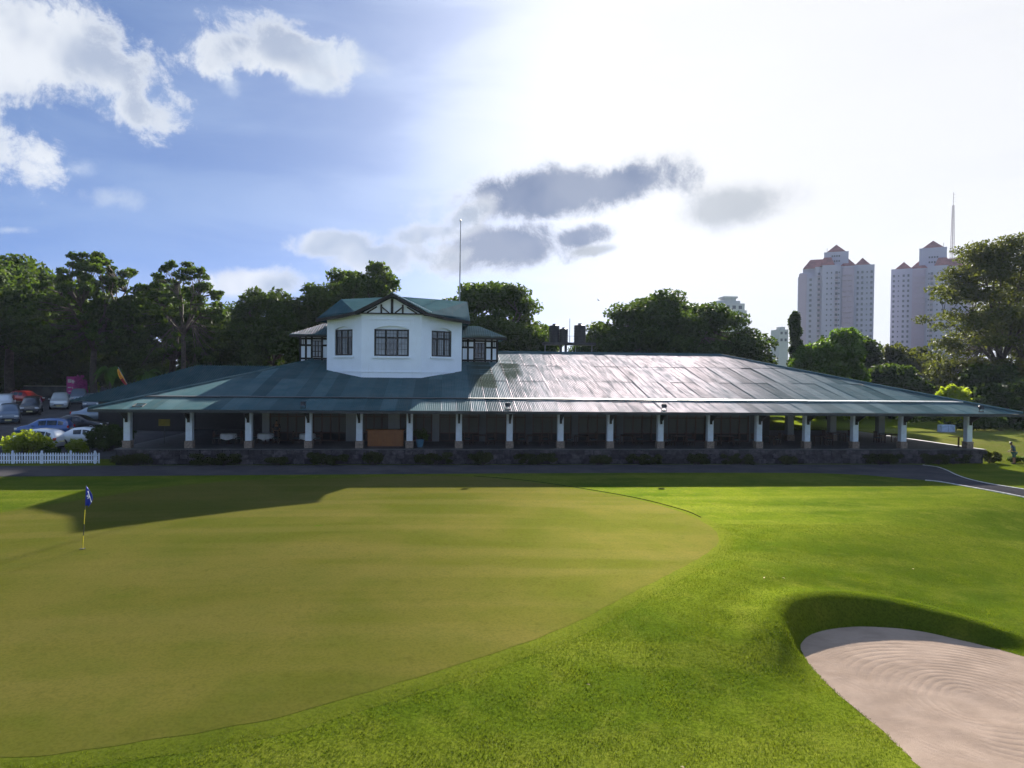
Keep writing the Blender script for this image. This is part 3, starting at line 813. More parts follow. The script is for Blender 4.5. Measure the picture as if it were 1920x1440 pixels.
def tower_window(P, d, nrm, u0, u1, z0, z1, bays, glass_of, rows_top=2, rows_bot=3):
    c = P((u0+u1)/2, z0); wn = empty('window', c, math.atan2(d.y, d.x)); wn.parent = club
    hw = (u1-u0)/2; hh = z1-z0; zt = hh*.66; f = MB(); bt = .075; dp0, dp1 = .09, .17
    for q in range(bays+1):
        xx = -hw+2*hw*q/bays; xx = min(max(xx, -hw+bt), hw-bt); f.box(xx-bt, xx+bt, dp0, dp1, 0, hh)
    for zz, tt in ((0, .12), (zt, .14), (hh-.12, .12)): f.box(-hw, hw, dp0-.004, dp1-.004, zz, zz+tt)
    mt = MB(); bw = 2*hw/bays
    for q in range(bays):
        a = -hw+bw*q+bt; b2 = a+bw-2*bt
        for i in (1, 2): xx = a+(b2-a)*i/3; mt.box(xx-.013, xx+.013, .125, .15, .1, hh-.1)
        for i in range(1, rows_bot): zz = .12+(zt-.12)*i/rows_bot; mt.box(a, b2, .123, .148, zz-.013, zz+.013)
        for i in range(1, rows_top): zz = zt+.14+(hh-zt-.26)*i/rows_top; mt.box(a, b2, .123, .148, zz-.013, zz+.013)
    f.build('frame', 'window_frame_dark', wn); mt.build('glazing_bar', 'window_frame_dark', wn)
    for q in range(bays):
        a = -hw+bw*q+bt*.6; b2 = a+bw-1.2*bt
        MB().box(a, b2, .15, .165, .08, zt+.05).build('pane', glass_of[q % len(glass_of)], wn)
        MB().box(a, b2, .15, .165, zt+.06, hh-.08).build('pane', 'curtain_glass', wn)
    MB().box(-hw-.14, hw+.14, -.12, .10, -.17, -.005).build('sill', 'white_wall', wn)
def frieze(P, u0, u1, z):
    for dz, o in ((0, .035), (.10, .06)):
        mb = MB(); A, B, = P(u0, z+dz), P(u1, z+dz); mb.bar(P(u0, z+dz, -o/2), P(u1, z+dz, -o/2), o, .045); mb.build('moulding', 'white_wall', club)
P, d, nr, L = wall_with_window((CXL, TY0), (CXR, TY0), 1.02, 3.86, 7.92, 10.12, .30)
tower_window(P, d, nr, 1.02, 3.86, 7.92, 10.12, 3, ['curtain_glass', 'window_glass', 'curtain_glass'])
frieze(P, .6, L-.6, 10.85); MB().bar(P(0, 6.62, -.02), P(L, 6.62, -.02), .05, .07).build('moulding', 'white_wall', club)
P, d, nr, L = wall_with_window((TX0, TY1), (CXL, TY0), .95, 3.05, 7.95, 10.12, .26)
tower_window(P, d, nr, .95, 3.05, 7.95, 10.12, 3, ['window_glass', 'curtain_glass', 'window_glass'])
frieze(P, .6, L-.6, 10.85); MB().bar(P(.8, 6.62, -.02), P(L, 6.62, -.02), .05, .07).build('moulding', 'white_wall', club)
P, d, nr, L = wall_with_window((CXR, TY0), (TX1, TY1), 1.05, 3.15, 7.95, 10.12, .26)
tower_window(P, d, nr, 1.05, 3.15, 7.95, 10.12, 3, ['window_glass', 'curtain_glass', 'curtain_glass'])
frieze(P, .6, L-.6, 10.85); MB().bar(P(0, 6.62, -.02), P(L-.8, 6.62, -.02), .05, .07).build('moulding', 'white_wall', club)
MB().add([(TX0, TY1, TZ0), (TX0, TYB, TZ0), (TX0, TYB, TZ1), (TX0, TY1, TZ1)], [(0, 1, 2, 3)]).add([(TX1, TY1, TZ0), (TX1, TYB, TZ0), (TX1, TYB, TZ1), (TX1, TY1, TZ1)], [(0, 1, 2, 3)]).add(
    [(TX0, TYB, TZ0), (TX1, TYB, TZ0), (TX1, TYB, TZ1), (TX0, TYB, TZ1)], [(0, 1, 2, 3)]).add([(TX0+.3, TY1+.6, 8), (TX1-.3, TY1+.6, 8), (TX1-.3, TY1+.6, 11.2), (TX0+.3, TY1+.6, 11.2)], [(0, 1, 2, 3)]).build('tower_wall', 'white_wall', club)
# tower roof: main ridge across, gable over the middle of the bay, swept eaves
Pk = (-4.38, 58.45, 13.0); Rm = (-4.38, 66.0, 13.55)
GL = (-7.35, 58.75, 11.48); GR = (-1.40, 58.75, 11.48)
EL = (-8.9, 59.9, 11.22); ER = (.15, 59.9, 11.22)
OL = (-10.85, 61.1, 11.02); OR_ = (2.12, 61.1, 11.02)
RLt = (-9.5, 66.0, 13.2); RRt = (2.0, 66.0, 13.2)
BL = (-10.85, 71.2, 11.02); BR = (2.12, 71.2, 11.02)
QL = (-5.9, 62.2, 12.3); QR = (-2.85, 62.2, 12.3)
Vt = [Pk, Rm, GL, GR, EL, ER, OL, OR_, RLt, RRt, BL, BR]
Ft = [(0, 1, 2), (0, 3, 1), (2, 1, 8), (3, 9, 1), (2, 8, 4), (4, 8, 6), (3, 5, 9), (5, 7, 9), (6, 8, 10), (7, 11, 9), (10, 8, 1), (10, 1, 11), (11, 1, 9)]
me = bpy.data.meshes.new('tower_roof'); me.from_pydata(Vt, [], Ft); me.update()
bm = bmesh.new(); bm.from_mesh(me); bmesh.ops.recalc_face_normals(bm, faces=bm.faces)
if sum(f.normal.z for f in bm.faces) < 0: bmesh.ops.reverse_faces(bm, faces=bm.faces)
bmesh.ops.subdivide_edges(bm, edges=bm.edges, cuts=2, use_grid_fill=True); bm.to_mesh(me); bm.free()
tr = link('tower_roof', me, 'tower_roof_paint', club)
md = tr.modifiers.new('thick', 'SOLIDIFY'); md.thickness = .14; md.offset = -1
# ribs on the tower roof
def rib(a, b_, r=.02): return MB().tube([a, b_], r, 4)
mb = MB()
def lerp(a, b_, t): return tuple(a[i]+(b_[i]-a[i])*t for i in range(3))
for i in range(1, 40):
    t = i/40
    mb.tube([lerp(GL, OL, t), lerp(Rm, RLt, min(1, t*1.0))], .022, 4); mb.tube([lerp(GR, OR_, t), lerp(Rm, RRt, t)], .022, 4)
    mb.tube([lerp(Pk, GL, t), lerp(Pk, Rm, 1-t) if False else lerp(Rm, GL, t)], .012, 4); mb.tube([lerp(Pk, GR, t), lerp(Rm, GR, t)], .012, 4)
tag(mb.build('corrugation', 'tower_roof_paint', tr), kind='stuff')
MB().bar((Pk[0]+.12, Pk[1]+.05, Pk[2]+.04), (GR[0]+.25, GR[1]+.35, GR[2]+.12), .16, .05).build('flashing', 'flashing_metal', tr)
MB().bar((Pk[0], Pk[1]+.1, Pk[2]+.05), (Rm[0], Rm[1], Rm[2]+.05), .2, .06).build('ridge_cap', 'tower_roof_paint', tr)
for a, b_ in ((Pk, GL), (Pk, GR), (GL, EL), (EL, OL), (GR, ER), (ER, OR_)):
    a = Vector(a)+Vector((0, -.06, -.12)); b_ = Vector(b_)+Vector((0, -.06, -.12))
    MB().bar(a, b_, .10, .26).build('bargeboard', 'dark_timber', tr)
# gable panel and its timbers
gy = 59.08
MB().prism([(-7.0, gy, 11.3), (-1.76, gy, 11.3), (Pk[0], gy, 12.72)], (0, .1, 0)).build('gable_panel', 'white_wall', club)
gab = [o for o in club.children if o.name.startswith('gable_panel')][0]
for a, b_, w in [((-7.0, 11.40), (-1.76, 11.40), .20), ((Pk[0], 11.4), (Pk[0], 12.65), .20), ((-5.25, 11.42), (-5.25, 12.15), .14), ((-3.51, 11.42), (-3.51, 12.15), .14),
                 ((-5.3, 12.0), (-4.62, 11.45), .13), ((-3.46, 12.0), (-4.14, 11.45), .13), ((-6.4, 11.45), (-5.6, 11.95), .12), ((-2.36, 11.45), (-3.16, 11.95), .12)]:
    MB().bar((a[0], gy-.05, a[1]), (b_[0], gy-.05, b_[1]), w, .1).build('timber', 'dark_timber', gab)
# side wings behind the tower, half timbered
def wing(x0, x1, ye, sgn):
    zb, zt = 7.2, 9.75; y0 = 65.6
    w = MB().box(x0, x1, y0, 71, zb, zt).build('wing_wall', 'white_wall', club)
    span = x1-x0
    for fx in (0.02, .19, .36, .66, .83, .98):
        x = x0+span*fx; MB().box(x-.09, x+.09, y0-.06, y0-.004, zb, zt).build('timber', 'dark_timber', w)
    for z in (7.75, 8.95, 9.55): MB().box(x0, x1, y0-.05, y0-.006, z-.09, z+.09).build('timber', 'dark_timber', w)
    for fx in (.07, .115, .16, .87, .91, .95): x = x0+span*fx; MB().box(x-.03, x+.03, y0-.045, y0-.008, 8.95, 9.55).build('timber', 'dark_timber', w)
    wn = empty('wing_window', (x0+span*.51, y0, 7.9)); wn.parent = club
    f = MB(); hw = span*.13
    for q in range(4): xx = -hw+2*hw*q/3; f.box(xx-.05, xx+.05, -.12, -.03, 0, 1.5)
    for zz in (0, .5, 1.0, 1.45): f.box(-hw, hw, -.115, -.035, zz-.03, zz+.05)
    f.build('frame', 'window_frame_dark', wn); MB().box(-hw, hw, -.06, -.02, 0, 1.45).build('pane', 'window_glass' if sgn > 0 else 'curtain_glass', wn)
    xo = x1+.75 if sgn > 0 else x0-.75; xi = x0 if sgn > 0 else x1
    e = [(xo, y0-.7, 9.85), (xi, y0-.7, 9.85), (xi, 68.4, 11.05), (xo-sgn*2.4, 68.4, 11.05), (xo, 71.8, 9.85), (xi, 71.8, 9.85)]
    me = bpy.data.meshes.new('wing_roof'); me.from_pydata(e, [], [(0, 1, 2, 3), (0, 3, 4), (4, 3, 2, 5)]); me.update()
    ro = link('wing_roof', me, 'roof_paint', club); md = ro.modifiers.new('thick', 'SOLIDIFY'); md.thickness = .12; md.offset = 0
    mb = MB(); nr_ = int(abs(xo-xi)/.2)
    for i in range(nr_):
        t = i/nr_; xa = xo+(xi-xo)*t; fr = min(1, t*abs(xo-xi)/2.4); mb.tube([(xa, y0-.7, 9.92), (xa, y0-.7+(68.4-y0+.7)*fr, 9.92+1.2*fr)], .028, 4)
    tag(mb.build('corrugation', 'roof_paint', ro), kind='stuff')
    MB().bar((xo, y0-.72, 9.74), (xi, y0-.72, 9.74), .06, .2).build('fascia', 'dark_timber', ro)
wing(-13.1, TX0-.02, 65.6, -1); wing(TX1+.02, 4.85, 65.6, 1)
# rear wing roof seen over the left hip
e = [(-33.2, 66.5, 3.8), (-10, 66.5, 3.8), (-10, 74, 7.05), (-24.9, 74, 7.05), (-33.2, 81.5, 3.8), (-10, 81.5, 3.8)]
me = bpy.data.meshes.new('rear_roof'); me.from_pydata(e, [], [(0, 1, 2, 3), (0, 3, 4), (4, 3, 2, 5)]); me.update()
rr_ = link('rear_roof', me, 'tower_roof_paint', club); md = rr_.modifiers.new('thick', 'SOLIDIFY'); md.thickness = .12; md.offset = -1
mb = MB()
for i in range(110):
    x = -33.0+i*.21; fr = min(1, (x+33.2)/8.3); mb.tube([(x, 66.5, 3.86), (x, 66.5+7.5*fr, 3.86+3.25*fr)], .03, 4)
tag(mb.build('corrugation', 'tower_roof_paint', rr_), kind='stuff')
MB().box(-31.5, -14.5, 68, 80, 0.5, 3.75).build('rear_wall', 'dark_timber', club)
# floodlights on the eave
for x, y in ((-9.75, 50.2), (4.45, 50.2), (15.85, 50.2), (40.6, 50.3)):
    z = roof_z(y); e = empty('floodlight', (x, y, z)); e.parent = club
    MB().cbox((0, 0, .33), (.34, .2, .26), rx=-.4).build('lamp_housing', 'black_plastic', e, bevel=.02)
    MB().cbox((0, -.115, .29), (.28, .012, .2), rx=-.4).build('lens', 'far_glass', e)
    MB().bar((-.15, 0, 0), (-.15, 0, .3), .03).bar((.15, 0, 0), (.15, 0, .3), .03).bar((-.2, 0, .035), (.2, 0, .035), .05).build('yoke', 'rail_dark', e)
e = empty('vent_frame', (-21.1, 50.3, roof_z(50.3))); e.parent = club
MB().bar((0, 0, .04), (.62, 0, .04), .05).bar((0, .7, .2), (.62, .7, .2), .05).bar((0, 0, .04), (0, .7, .2), .05).bar((.62, 0, .04), (.62, .7, .2), .05).build('bar', 'rail_dark', e)

# ------------------------------------------------------------------ vegetation
def leaves(centers, radii, counts, size, up=.45, seed=0, aspect=1.7):
    """many small leaf faces spread through ellipsoidal clumps; returns verts, quads, tint"""
    g = np.random.default_rng(seed)
    idx = np.repeat(np.arange(len(centers)), counts); n = len(idx)
    c = np.asarray(centers)[idx]; r = np.asarray(radii)[idx]
    d = g.normal(size=(n, 3)); d /= np.linalg.norm(d, axis=1)[:, None]
    rad = g.random(n)**.45
    p = c+d*r*rad[:, None]
    nrm = g.normal(size=(n, 3))*(1-up)+np.array([0, 0, up])+d*.25; nrm /= np.linalg.norm(nrm, axis=1)[:, None]
    t = g.normal(size=(n, 3)); a = np.cross(nrm, t); a /= np.linalg.norm(a, axis=1)[:, None]; b = np.cross(nrm, a)
    s = size*(.55+.9*g.random(n))[:, None]
    a *= s*.5*aspect; b *= s*.5
    V = np.stack([p-a, p+b+nrm*s*.12, p+a, p-b+nrm*s*.12], 1).reshape(-1, 3)
    F = np.arange(4*n).reshape(-1, 4)
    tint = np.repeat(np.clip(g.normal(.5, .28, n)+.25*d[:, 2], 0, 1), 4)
    return V, F, tint
def curve3(a, b, bend, n=6):
    a, b, bend = Vector(a), Vector(b), Vector(bend); m = (a+b)/2+bend
    return [((1-t)**2)*a+2*t*(1-t)*m+t*t*b for t in (i/(n-1) for i in range(n))]
def tree(name, label, x, y, hgt, R_, style='dome', clumps=60, per=260, leaf=.42, mat='leaf_dark', bark='bark', trunk_r=.45, fork=.35, seed=1, group=None, base=.45, gap=0., Ry=None, cr=None, z=None, lean=(0, 0)):
    g = random.Random(seed); z0 = H(x, y)-.1 if z is None else z
    root = empty(name, (x, y, z0)); tag(root, label, 'tree', group)
    Ry = Ry or R_; C_, Rr = [], []
    tries = 0
    while len(C_) < clumps and tries < clumps*60:
        tries += 1
        a = g.uniform(0, 2*math.pi); q = math.sqrt(g.random())
        ux, uy = q*math.cos(a), q*math.sin(a)
        if style == 'dome':         # umbrella crown: clumps in a thick domed shell
            zt = hgt*(1-(1-base)*.62*q**2.2); zb = hgt*(base+.12*(1-q))
            k = g.random()**.6; zz = zb+(zt-zb)*k; rr = (1.5, 1.5, .75)
        elif style == 'round':
            s = math.sqrt(max(0, 1-q*q)); mid = hgt*(1+base)/2; half = hgt*(1-base)/2
            zz = mid+half*s*g.uniform(-1, 1); rr = (1.15, 1.15, .95)
        elif style == 'cone':
            k = g.random()**1.25; zz = hgt*(base+(1-base)*k); w = (1-k)**.75*.9+.08; ux *= w; uy *= w; rr = (.75, .75, .95)
        elif style == 'tall':       # tall airy crown of tiers
            k = g.random(); zz = hgt*(base+(1-base)*k); w = (.55+.45*math.sin(math.pi*min(1, k*1.05+.12)))*(1-.25*k); ux *= w; uy *= w; rr = (1.5, 1.5, .6)
        else:                       # 'open': separate small pads at the limb ends
            zt = hgt*(1-.30*q*q); zz = zt-hgt*(1-base)*g.random()**1.6*.8; rr = (1.0, 1.0, .55)
        sc = (cr or R_*.17)*g.uniform(.65, 1.25)
        c = (ux*(R_-sc*.6), uy*(Ry-sc*.6), min(zz, hgt-sc*rr[2]*.7))
        if gap and any((c[0]-o[0])**2+(c[1]-o[1])**2+((c[2]-o[2])*1.5)**2 < (gap*sc)**2 for o in C_): continue
        C_.append(c); Rr.append((sc*rr[0], sc*rr[1], sc*rr[2]))
    lx, ly = lean
    C_ = [(c[0]+lx*c[2]/hgt, c[1]+ly*c[2]/hgt, c[2]) for c in C_]
    vol = [r[0]*r[1]*r[2] for r in Rr]; mv = sum(vol)/len(vol)
    big = 1.75 if hgt > 12.2 else 1.15
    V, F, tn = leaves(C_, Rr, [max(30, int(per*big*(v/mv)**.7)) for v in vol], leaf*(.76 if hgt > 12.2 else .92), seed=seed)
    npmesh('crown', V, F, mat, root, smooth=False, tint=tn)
    # trunk and limbs
    mb = MB(); fz = hgt*fork; fk = Vector((lx*fork*.6, ly*fork*.6, fz))
    mb.tube([(0, 0, -.2), (g.uniform(-.1, .1), g.uniform(-.1, .1), fz*.25), (fk.x*.6+g.uniform(-.2, .2), fk.y*.6, fz*.6), fk], [trunk_r*1.35, trunk_r, trunk_r*.86, trunk_r*.78], 9)
    if style == 'cone':
        mb.tube([fk, (0, 0, hgt*.95)], [trunk_r*.75, .03], 6)
        for c in C_: mb.tube([(0, 0, max(c[2]-.6, fz*.6)), c], [.06, .02], 4)
    else:
        nl = max(4, min(9, clumps//8)); limbs = []
        for i in range(nl):
            a = 2*math.pi*(i+g.uniform(-.3, .3))/nl; rr = g.uniform(.38, .62)
            e = Vector((rr*R_*math.cos(a)+lx*.7, rr*Ry*math.sin(a)+ly*.7, hgt*g.uniform(.58, .78)))
            if style in ('tall',) and i % 2 == 0: e = Vector((e.x*.35, e.y*.35, hgt*g.uniform(.7, .92)))
            pts = curve3(fk, e, (g.uniform(-1, 1)*R_*.08, g.uniform(-1, 1)*R_*.08, R_*.05-(.10*R_ if style == 'dome' else 0)), 6)
            pts = [p+Vector((g.uniform(-.15, .15), g.uniform(-.15, .15), g.uniform(-.1, .1))) if 0 < j < 5 else p for j, p in enumerate(pts)]
            mb.tube(pts, [trunk_r*.55*(1-.12*j) for j in range(6)], 6); limbs.append(pts)
        for c in C_:
            cv = Vector(c); best = min(((p-cv).length+(.5*max(0, p.z-cv.z)), i, j) for i, L_ in enumerate(limbs) for j, p in enumerate(L_) if j > 1)
            p = limbs[best[1]][best[2]]
            pts = curve3(p, cv, (g.uniform(-.5, .5), g.uniform(-.5, .5), g.uniform(-.3, .5)), 4)
            mb.tube(pts, [trunk_r*.20, trunk_r*.15, trunk_r*.10, trunk_r*.05], 5, cap=False)
            for _ in range(2):
                e = cv+Vector((g.uniform(-1, 1), g.uniform(-1, 1), g.uniform(.1, .6)))*(cr or R_*.17)*.9
                mb.tube([pts[2], (pts[2]+e)/2+Vector((0, 0, -.1)), e], [trunk_r*.09, trunk_r*.06, trunk_r*.03], 4, cap=False)
    mb.build('trunk', bark, root, smooth=True)
    return root
GB = 'trees behind the clubhouse'
tree('rain_tree', 'broad dark rain tree at the far left edge above the parked cars', -57.5, 100, 19.2, 12.0, 'dome', 95, 300, .44, 'leaf_mid', trunk_r=.6, base=.30, seed=3, group=GB, cr=2.0)
tree('tall_tree', 'tall open tree with bare crooked limbs left of the rear roof', -43.2, 92, 18.6, 7.4, 'open', 175, 62, .34, 'leaf_mid', trunk_r=.42, base=.35, seed=5, group=GB, gap=.45, cr=.78, lean=(.4, 0))
tree('tall_tree', 'slender tree with two twisting limbs rising above the rear wing roof', -30.4, 86, 17.3, 5.2, 'open', 130, 42, .30, 'leaf_mid', trunk_r=.30, base=.42, seed=9, group=GB, gap=.4, cr=.60, fork=.5)
tree('rain_tree', 'wide flat-topped rain tree behind the slender twisting tree', -36.3, 99, 15.6, 10.8, 'dome', 75, 290, .42, 'leaf_dark', trunk_r=.5, base=.36, seed=12, group=GB, cr=1.9)
tree('rain_tree', 'round leafy tree with sky gaps just left of the white upper storey', -21.8, 92, 16.4, 5.6, 'round', 70, 190, .40, 'leaf_dark', trunk_r=.34, base=.22, seed=15, group=GB, gap=.5, cr=1.35)
tree('rain_tree', 'dense dark tree rising directly behind the upper storey roof', -11.8, 95, 20.1, 7.3, 'round', 75, 240, .44, 'leaf_mid', trunk_r=.45, base=.25, seed=18, group=GB, cr=1.6, gap=.4)
tree('rain_tree', 'domed tree standing left of the black water tanks', 6.4, 98, 18.2, 9.6, 'dome', 120, 290, .42, 'leaf_mid', trunk_r=.45, base=.26, seed=21, group=GB, cr=1.6, Ry=7.5)
tree('rain_tree', 'very wide domed tree standing right of the black water tanks', 32.6, 101, 17.6, 13.6, 'dome', 150, 300, .42, 'leaf_dark', trunk_r=.6, base=.28, seed=24, group=GB, cr=1.75)
tree('cypress_tree', 'narrow dark conical tree left of the first apartment tower', 48.6, 95, 14.6, 1.75, 'cone', 60, 170, .28, 'leaf_dark', trunk_r=.18, base=.05, fork=.25, seed=27, group=GB, cr=.85)
tree('broadleaf_tree', 'rounded bright green tree in front of the first apartment tower', 50.9, 90, 12.4, 4.7, 'round', 75, 330, .36, 'leaf_bright', trunk_r=.3, base=.12, seed=30, group=GB, cr=1.25)
tree('airy_tree', 'tallest airy tree with tiered drooping branches at the right edge', 73.5, 88, 24.2, 12.5, 'tall', 150, 170, .30, 'leaf_olive', trunk_r=.36, base=.16, seed=33, group=GB, cr=1.6, fork=.3, gap=.5)
tree('airy_tree', 'second airy tree leaning in behind the tallest tree at the right edge', 84, 96, 22.5, 9, 'tall', 80, 170, .34, 'leaf_olive', trunk_r=.36, base=.15, seed=35, group=GB, cr=1.7, fork=.3)
# lower trees that close the view behind
spec = [(-61, 117, 9.5, 5.5, 'leaf_dark', 'dark tree filling the gap behind the far left trunk'), (-66, 108, 11, 7, 'leaf_dark', 'low spreading tree over the wall at the far left'), (-54, 112, 10, 6.5, 'leaf_dark', 'low tree crown over the dark car park wall'), (-44, 106, 8.5, 5.5, 'leaf_mid', 'bushy tree beside the pink banner'),
        (-33, 104, 9.5, 6.0, 'leaf_dark', 'dark bushy tree behind the two palms'), (-25, 102, 9.5, 5.5, 'leaf_mid', 'bushy tree low behind the rear wing ridge'), (-16.5, 104, 9.5, 5.5, 'leaf_dark', 'dark low tree against the left side wing'),
        (44.5, 106, 11, 5.5, 'leaf_dark', 'sparse dark tree between wide dome and conical tree'), (58.5, 104, 12.0, 4.8, 'leaf_mid', 'feathery dark tree below the gap between apartment towers'), (65.5, 108, 11.8, 5.2, 'leaf_dark', 'dark tree mass below the second apartment tower'),
        (73.5, 106, 11.5, 5.8, 'leaf_olive', 'brownish green tree right of the dark tree mass'), (61, 92, 8.0, 4.6, 'leaf_dark', 'dark low tree just above the right roof hip'), (69, 84, 7.4, 4.6, 'leaf_dark', 'dark low tree behind the lime green shrub'),
        (77, 80, 7.2, 4.8, 'leaf_olive', 'olive low tree under the tallest tree'), (66, 77, 5.5, 4.0, 'leaf_dark', 'dark low tree at the far edge of the field'), (90, 92, 12, 7, 'leaf_dark', 'dark tree at the far right behind the field')]
for i, (x, y, h_, r_, mt, lb) in enumerate(spec):
    tree('bushy_tree', lb, x, y, h_, r_, 'round', 46, 270, .42, mt, trunk_r=.25, base=.03, seed=50+i, group='low trees behind', cr=r_*.27, fork=.25)

def shrub(name, label, x, y, rx, ry, h_, mat='leaf_hedge', n=2600, leaf=.10, boxy=False, seed=1, cat='shrub', group=None, z=None, stem=True):
    g = random.Random(seed); z0 = (H(x, y) if z is None else z)
    root = empty(name, (x, y, z0)); tag(root, label, cat, group)
    C_, R_ = [], []; k = 26
    for i in range(k):
        if boxy: C_.append((g.uniform(-rx, rx)*.86, g.uniform(-ry, ry)*.7, h_*g.uniform(.18, .84))); s = g.uniform(.8, 1.2); R_.append((rx*.16*s, ry*.38*s, h_*.17*s))
        else:
            a = g.uniform(0, 2*math.pi); q = math.sqrt(g.random())*.75; zz = h_*(.2+.62*math.sqrt(max(0, 1-q*q))*g.random()**.6)
            s = g.uniform(.7, 1.25); C_.append((rx*q*math.cos(a), ry*q*math.sin(a), zz)); R_.append((rx*.30*s, ry*.30*s, h_*.20*s))
    V, F, tn = leaves(C_, R_, [n//k]*k, leaf, up=.3, seed=seed)
    V[:, 2] = np.maximum(V[:, 2], .01)
    npmesh('foliage', V, F, mat, root, smooth=False, tint=tn)
    if stem:
        mb = MB()
        for c in C_[::2]: mb.tube([(c[0]*.25, c[1]*.25, -.05), (c[0]*.6, c[1]*.6, c[2]*.5), c], [.025, .018, .008], 4)
        mb.build('stem', 'bark', root)
    return root
GH = 'shrubs along the verandah wall'
bl = [(-21.2, 1.7, .95, 0, 'low dark hedge at the left end of the verandah wall'), (-15.6, 2.0, .85, 1, 'clipped hedge between the second and third columns'), (-11.6, .9, .75, 0, 'loose small shrub just right of the third column'),
      (-8.2, 1.55, .9, 1, 'clipped hedge just right of the fourth column'), (-5.0, .8, 1.05, 0, 'tall round shrub in front of the wooden counter'), (-.9, 1.5, .9, 1, 'clipped hedge in front of the blue pot'),
      (2.6, 1.15, 1.05, 0, 'tall round shrub just right of the seventh column'), (6.6, 1.7, .85, 1, 'clipped hedge just right of the eighth column'), (11.2, .95, .8, 0, 'loose shrub left of the tenth column'),
      (14.6, 1.45, .85, 1, 'clipped hedge left of the eleventh column'), (18.6, .95, .9, 0, 'loose round shrub left of the twelfth column'), (21.6, 1.45, .85, 1, 'clipped hedge left of the thirteenth column'),
      (25.6, .8, .7, 0, 'small low shrub left of the fourteenth column'), (33.2, 1.7, .85, 1, 'clipped hedge left of the sixteenth column'), (38.2, 2.2, .8, 1, 'long clipped hedge below the right corner column')]
for i, (x, rx, h_, bx_, lb) in enumerate(bl):
    shrub('hedge' if bx_ else 'shrub', lb, x, 50.78, rx, .42, h_, 'leaf_hedge', 3200 if bx_ else 2400, .085, bool(bx_), 100+i, 'hedge' if bx_ else 'shrub', GH)
shrub('shrub', 'large rounded yellow-green bush behind the left end of the picket fence', -29.6, 53.6, 1.9, 1.5, 2.15, 'leaf_lime', 5200, .13, False, 131)
shrub('shrub', 'small upright yellow-tipped bush behind the picket fence', -26.6, 54.2, .75, .7, 1.45, 'leaf_lime', 2200, .11, False, 132)
shrub('shrub', 'dark low bush between the two yellow-green bushes', -28.0, 53.3, .9, .6, 1.0, 'leaf_dark', 2000, .11, False, 133)
shrub('shrub', 'dark wide shrub by the left end column beside the cars', -25.4, 56.6, 2.0, 1.2, 2.0, 'leaf_dark', 4200, .14, False, 134)
shrub('shrub', 'lime green broad-leaved shrub showing over the right hip of the roof', 55.0, 72, 2.6, 1.6, 5.3, 'leaf_lime', 3000, .34, False, 135)
shrub('shrub', 'lime green shrub tip showing over the roof below the first tower', 51.0, 84, 2.0, 1.5, 5.9, 'leaf_lime', 1800, .34, False, 136)
shrub('shrub', 'low leafy plant bed beside the standing worker', 45.2, 51.4, 1.5, .6, .55, 'leaf_mid', 2400, .12, False, 137)
shrub('hedge', 'brown-leaved clipped hedge between the corner column and the worker', 42.5, 51.6, 1.0, .45, .95, 'leaf_olive', 2200, .09, True, 138, 'hedge')
shrub('hedge', 'long dark hedge along the far edge of the right field', 62, 72, 13, 1.2, 2.4, 'leaf_dark', 9000, .26, True, 139, 'hedge')
shrub('flowering_bush', 'bright pink bougainvillea blossom beside the banner', -50.0, 103, 1.0, .7, 3.4, 'petal_pink', 900, .2, False, 140, 'bush')
shrub('flowering_bush', 'small yellow flowering bush right of the pink blossom', -48.0, 102.5, .8, .6, 2.9, 'leaf_lime', 900, .2, False, 141, 'bush')
# palms beside the flag
def palm(label, x, y, h_, seed):
    g = random.Random(seed); root = empty('palm', (x, y, H(x, y)-.05)); tag(root, label, 'palm', 'palms beside the flag')
    MB().tube([(0, 0, 0), (.08, 0, h_*.5), (.05, 0, h_*.8)], [.13, .09, .07], 7).build('trunk', 'pale_bark', root, smooth=True)
    for i in range(11):
        a = 2*math.pi*i/11+g.uniform(-.2, .2); L = h_*.42; rise = g.uniform(.35, 1.0); V, F = [], []
        for j in range(9):
            t = j/8; r = L*t*.75; zz = h_*.8+L*(rise*t-1.1*t*t); w = L*.20*math.sin(math.pi*min(1, t*.9+.08))
            c = Vector((r*math.cos(a), r*math.sin(a), zz)); sd = Vector((-math.sin(a), math.cos(a), 0))
            V += [c-sd*w+Vector((0, 0, -w*.7)), c, c+sd*w+Vector((0, 0, -w*.7))]
            if j: b_ = 3*(j-1); F += [(b_, b_+1, b_+4, b_+3)] if j % 2 else []; F += [(b_+1, b_+2, b_+5, b_+4)] if j % 2 else [(b_, b_+1, b_+4, b_+3), (b_+1, b_+2, b_+5, b_+4)]
        me = bpy.data.meshes.new('frond'); me.from_pydata(V, [], F); me.update(); link('frond', me, 'leaf_bright', root)
palm('slim palm left of the slanting yellow and maroon flag', -37.7, 84, 5.6, 1)
palm('slim palm right of the slanting yellow and maroon flag', -34.0, 85, 5.2, 2)

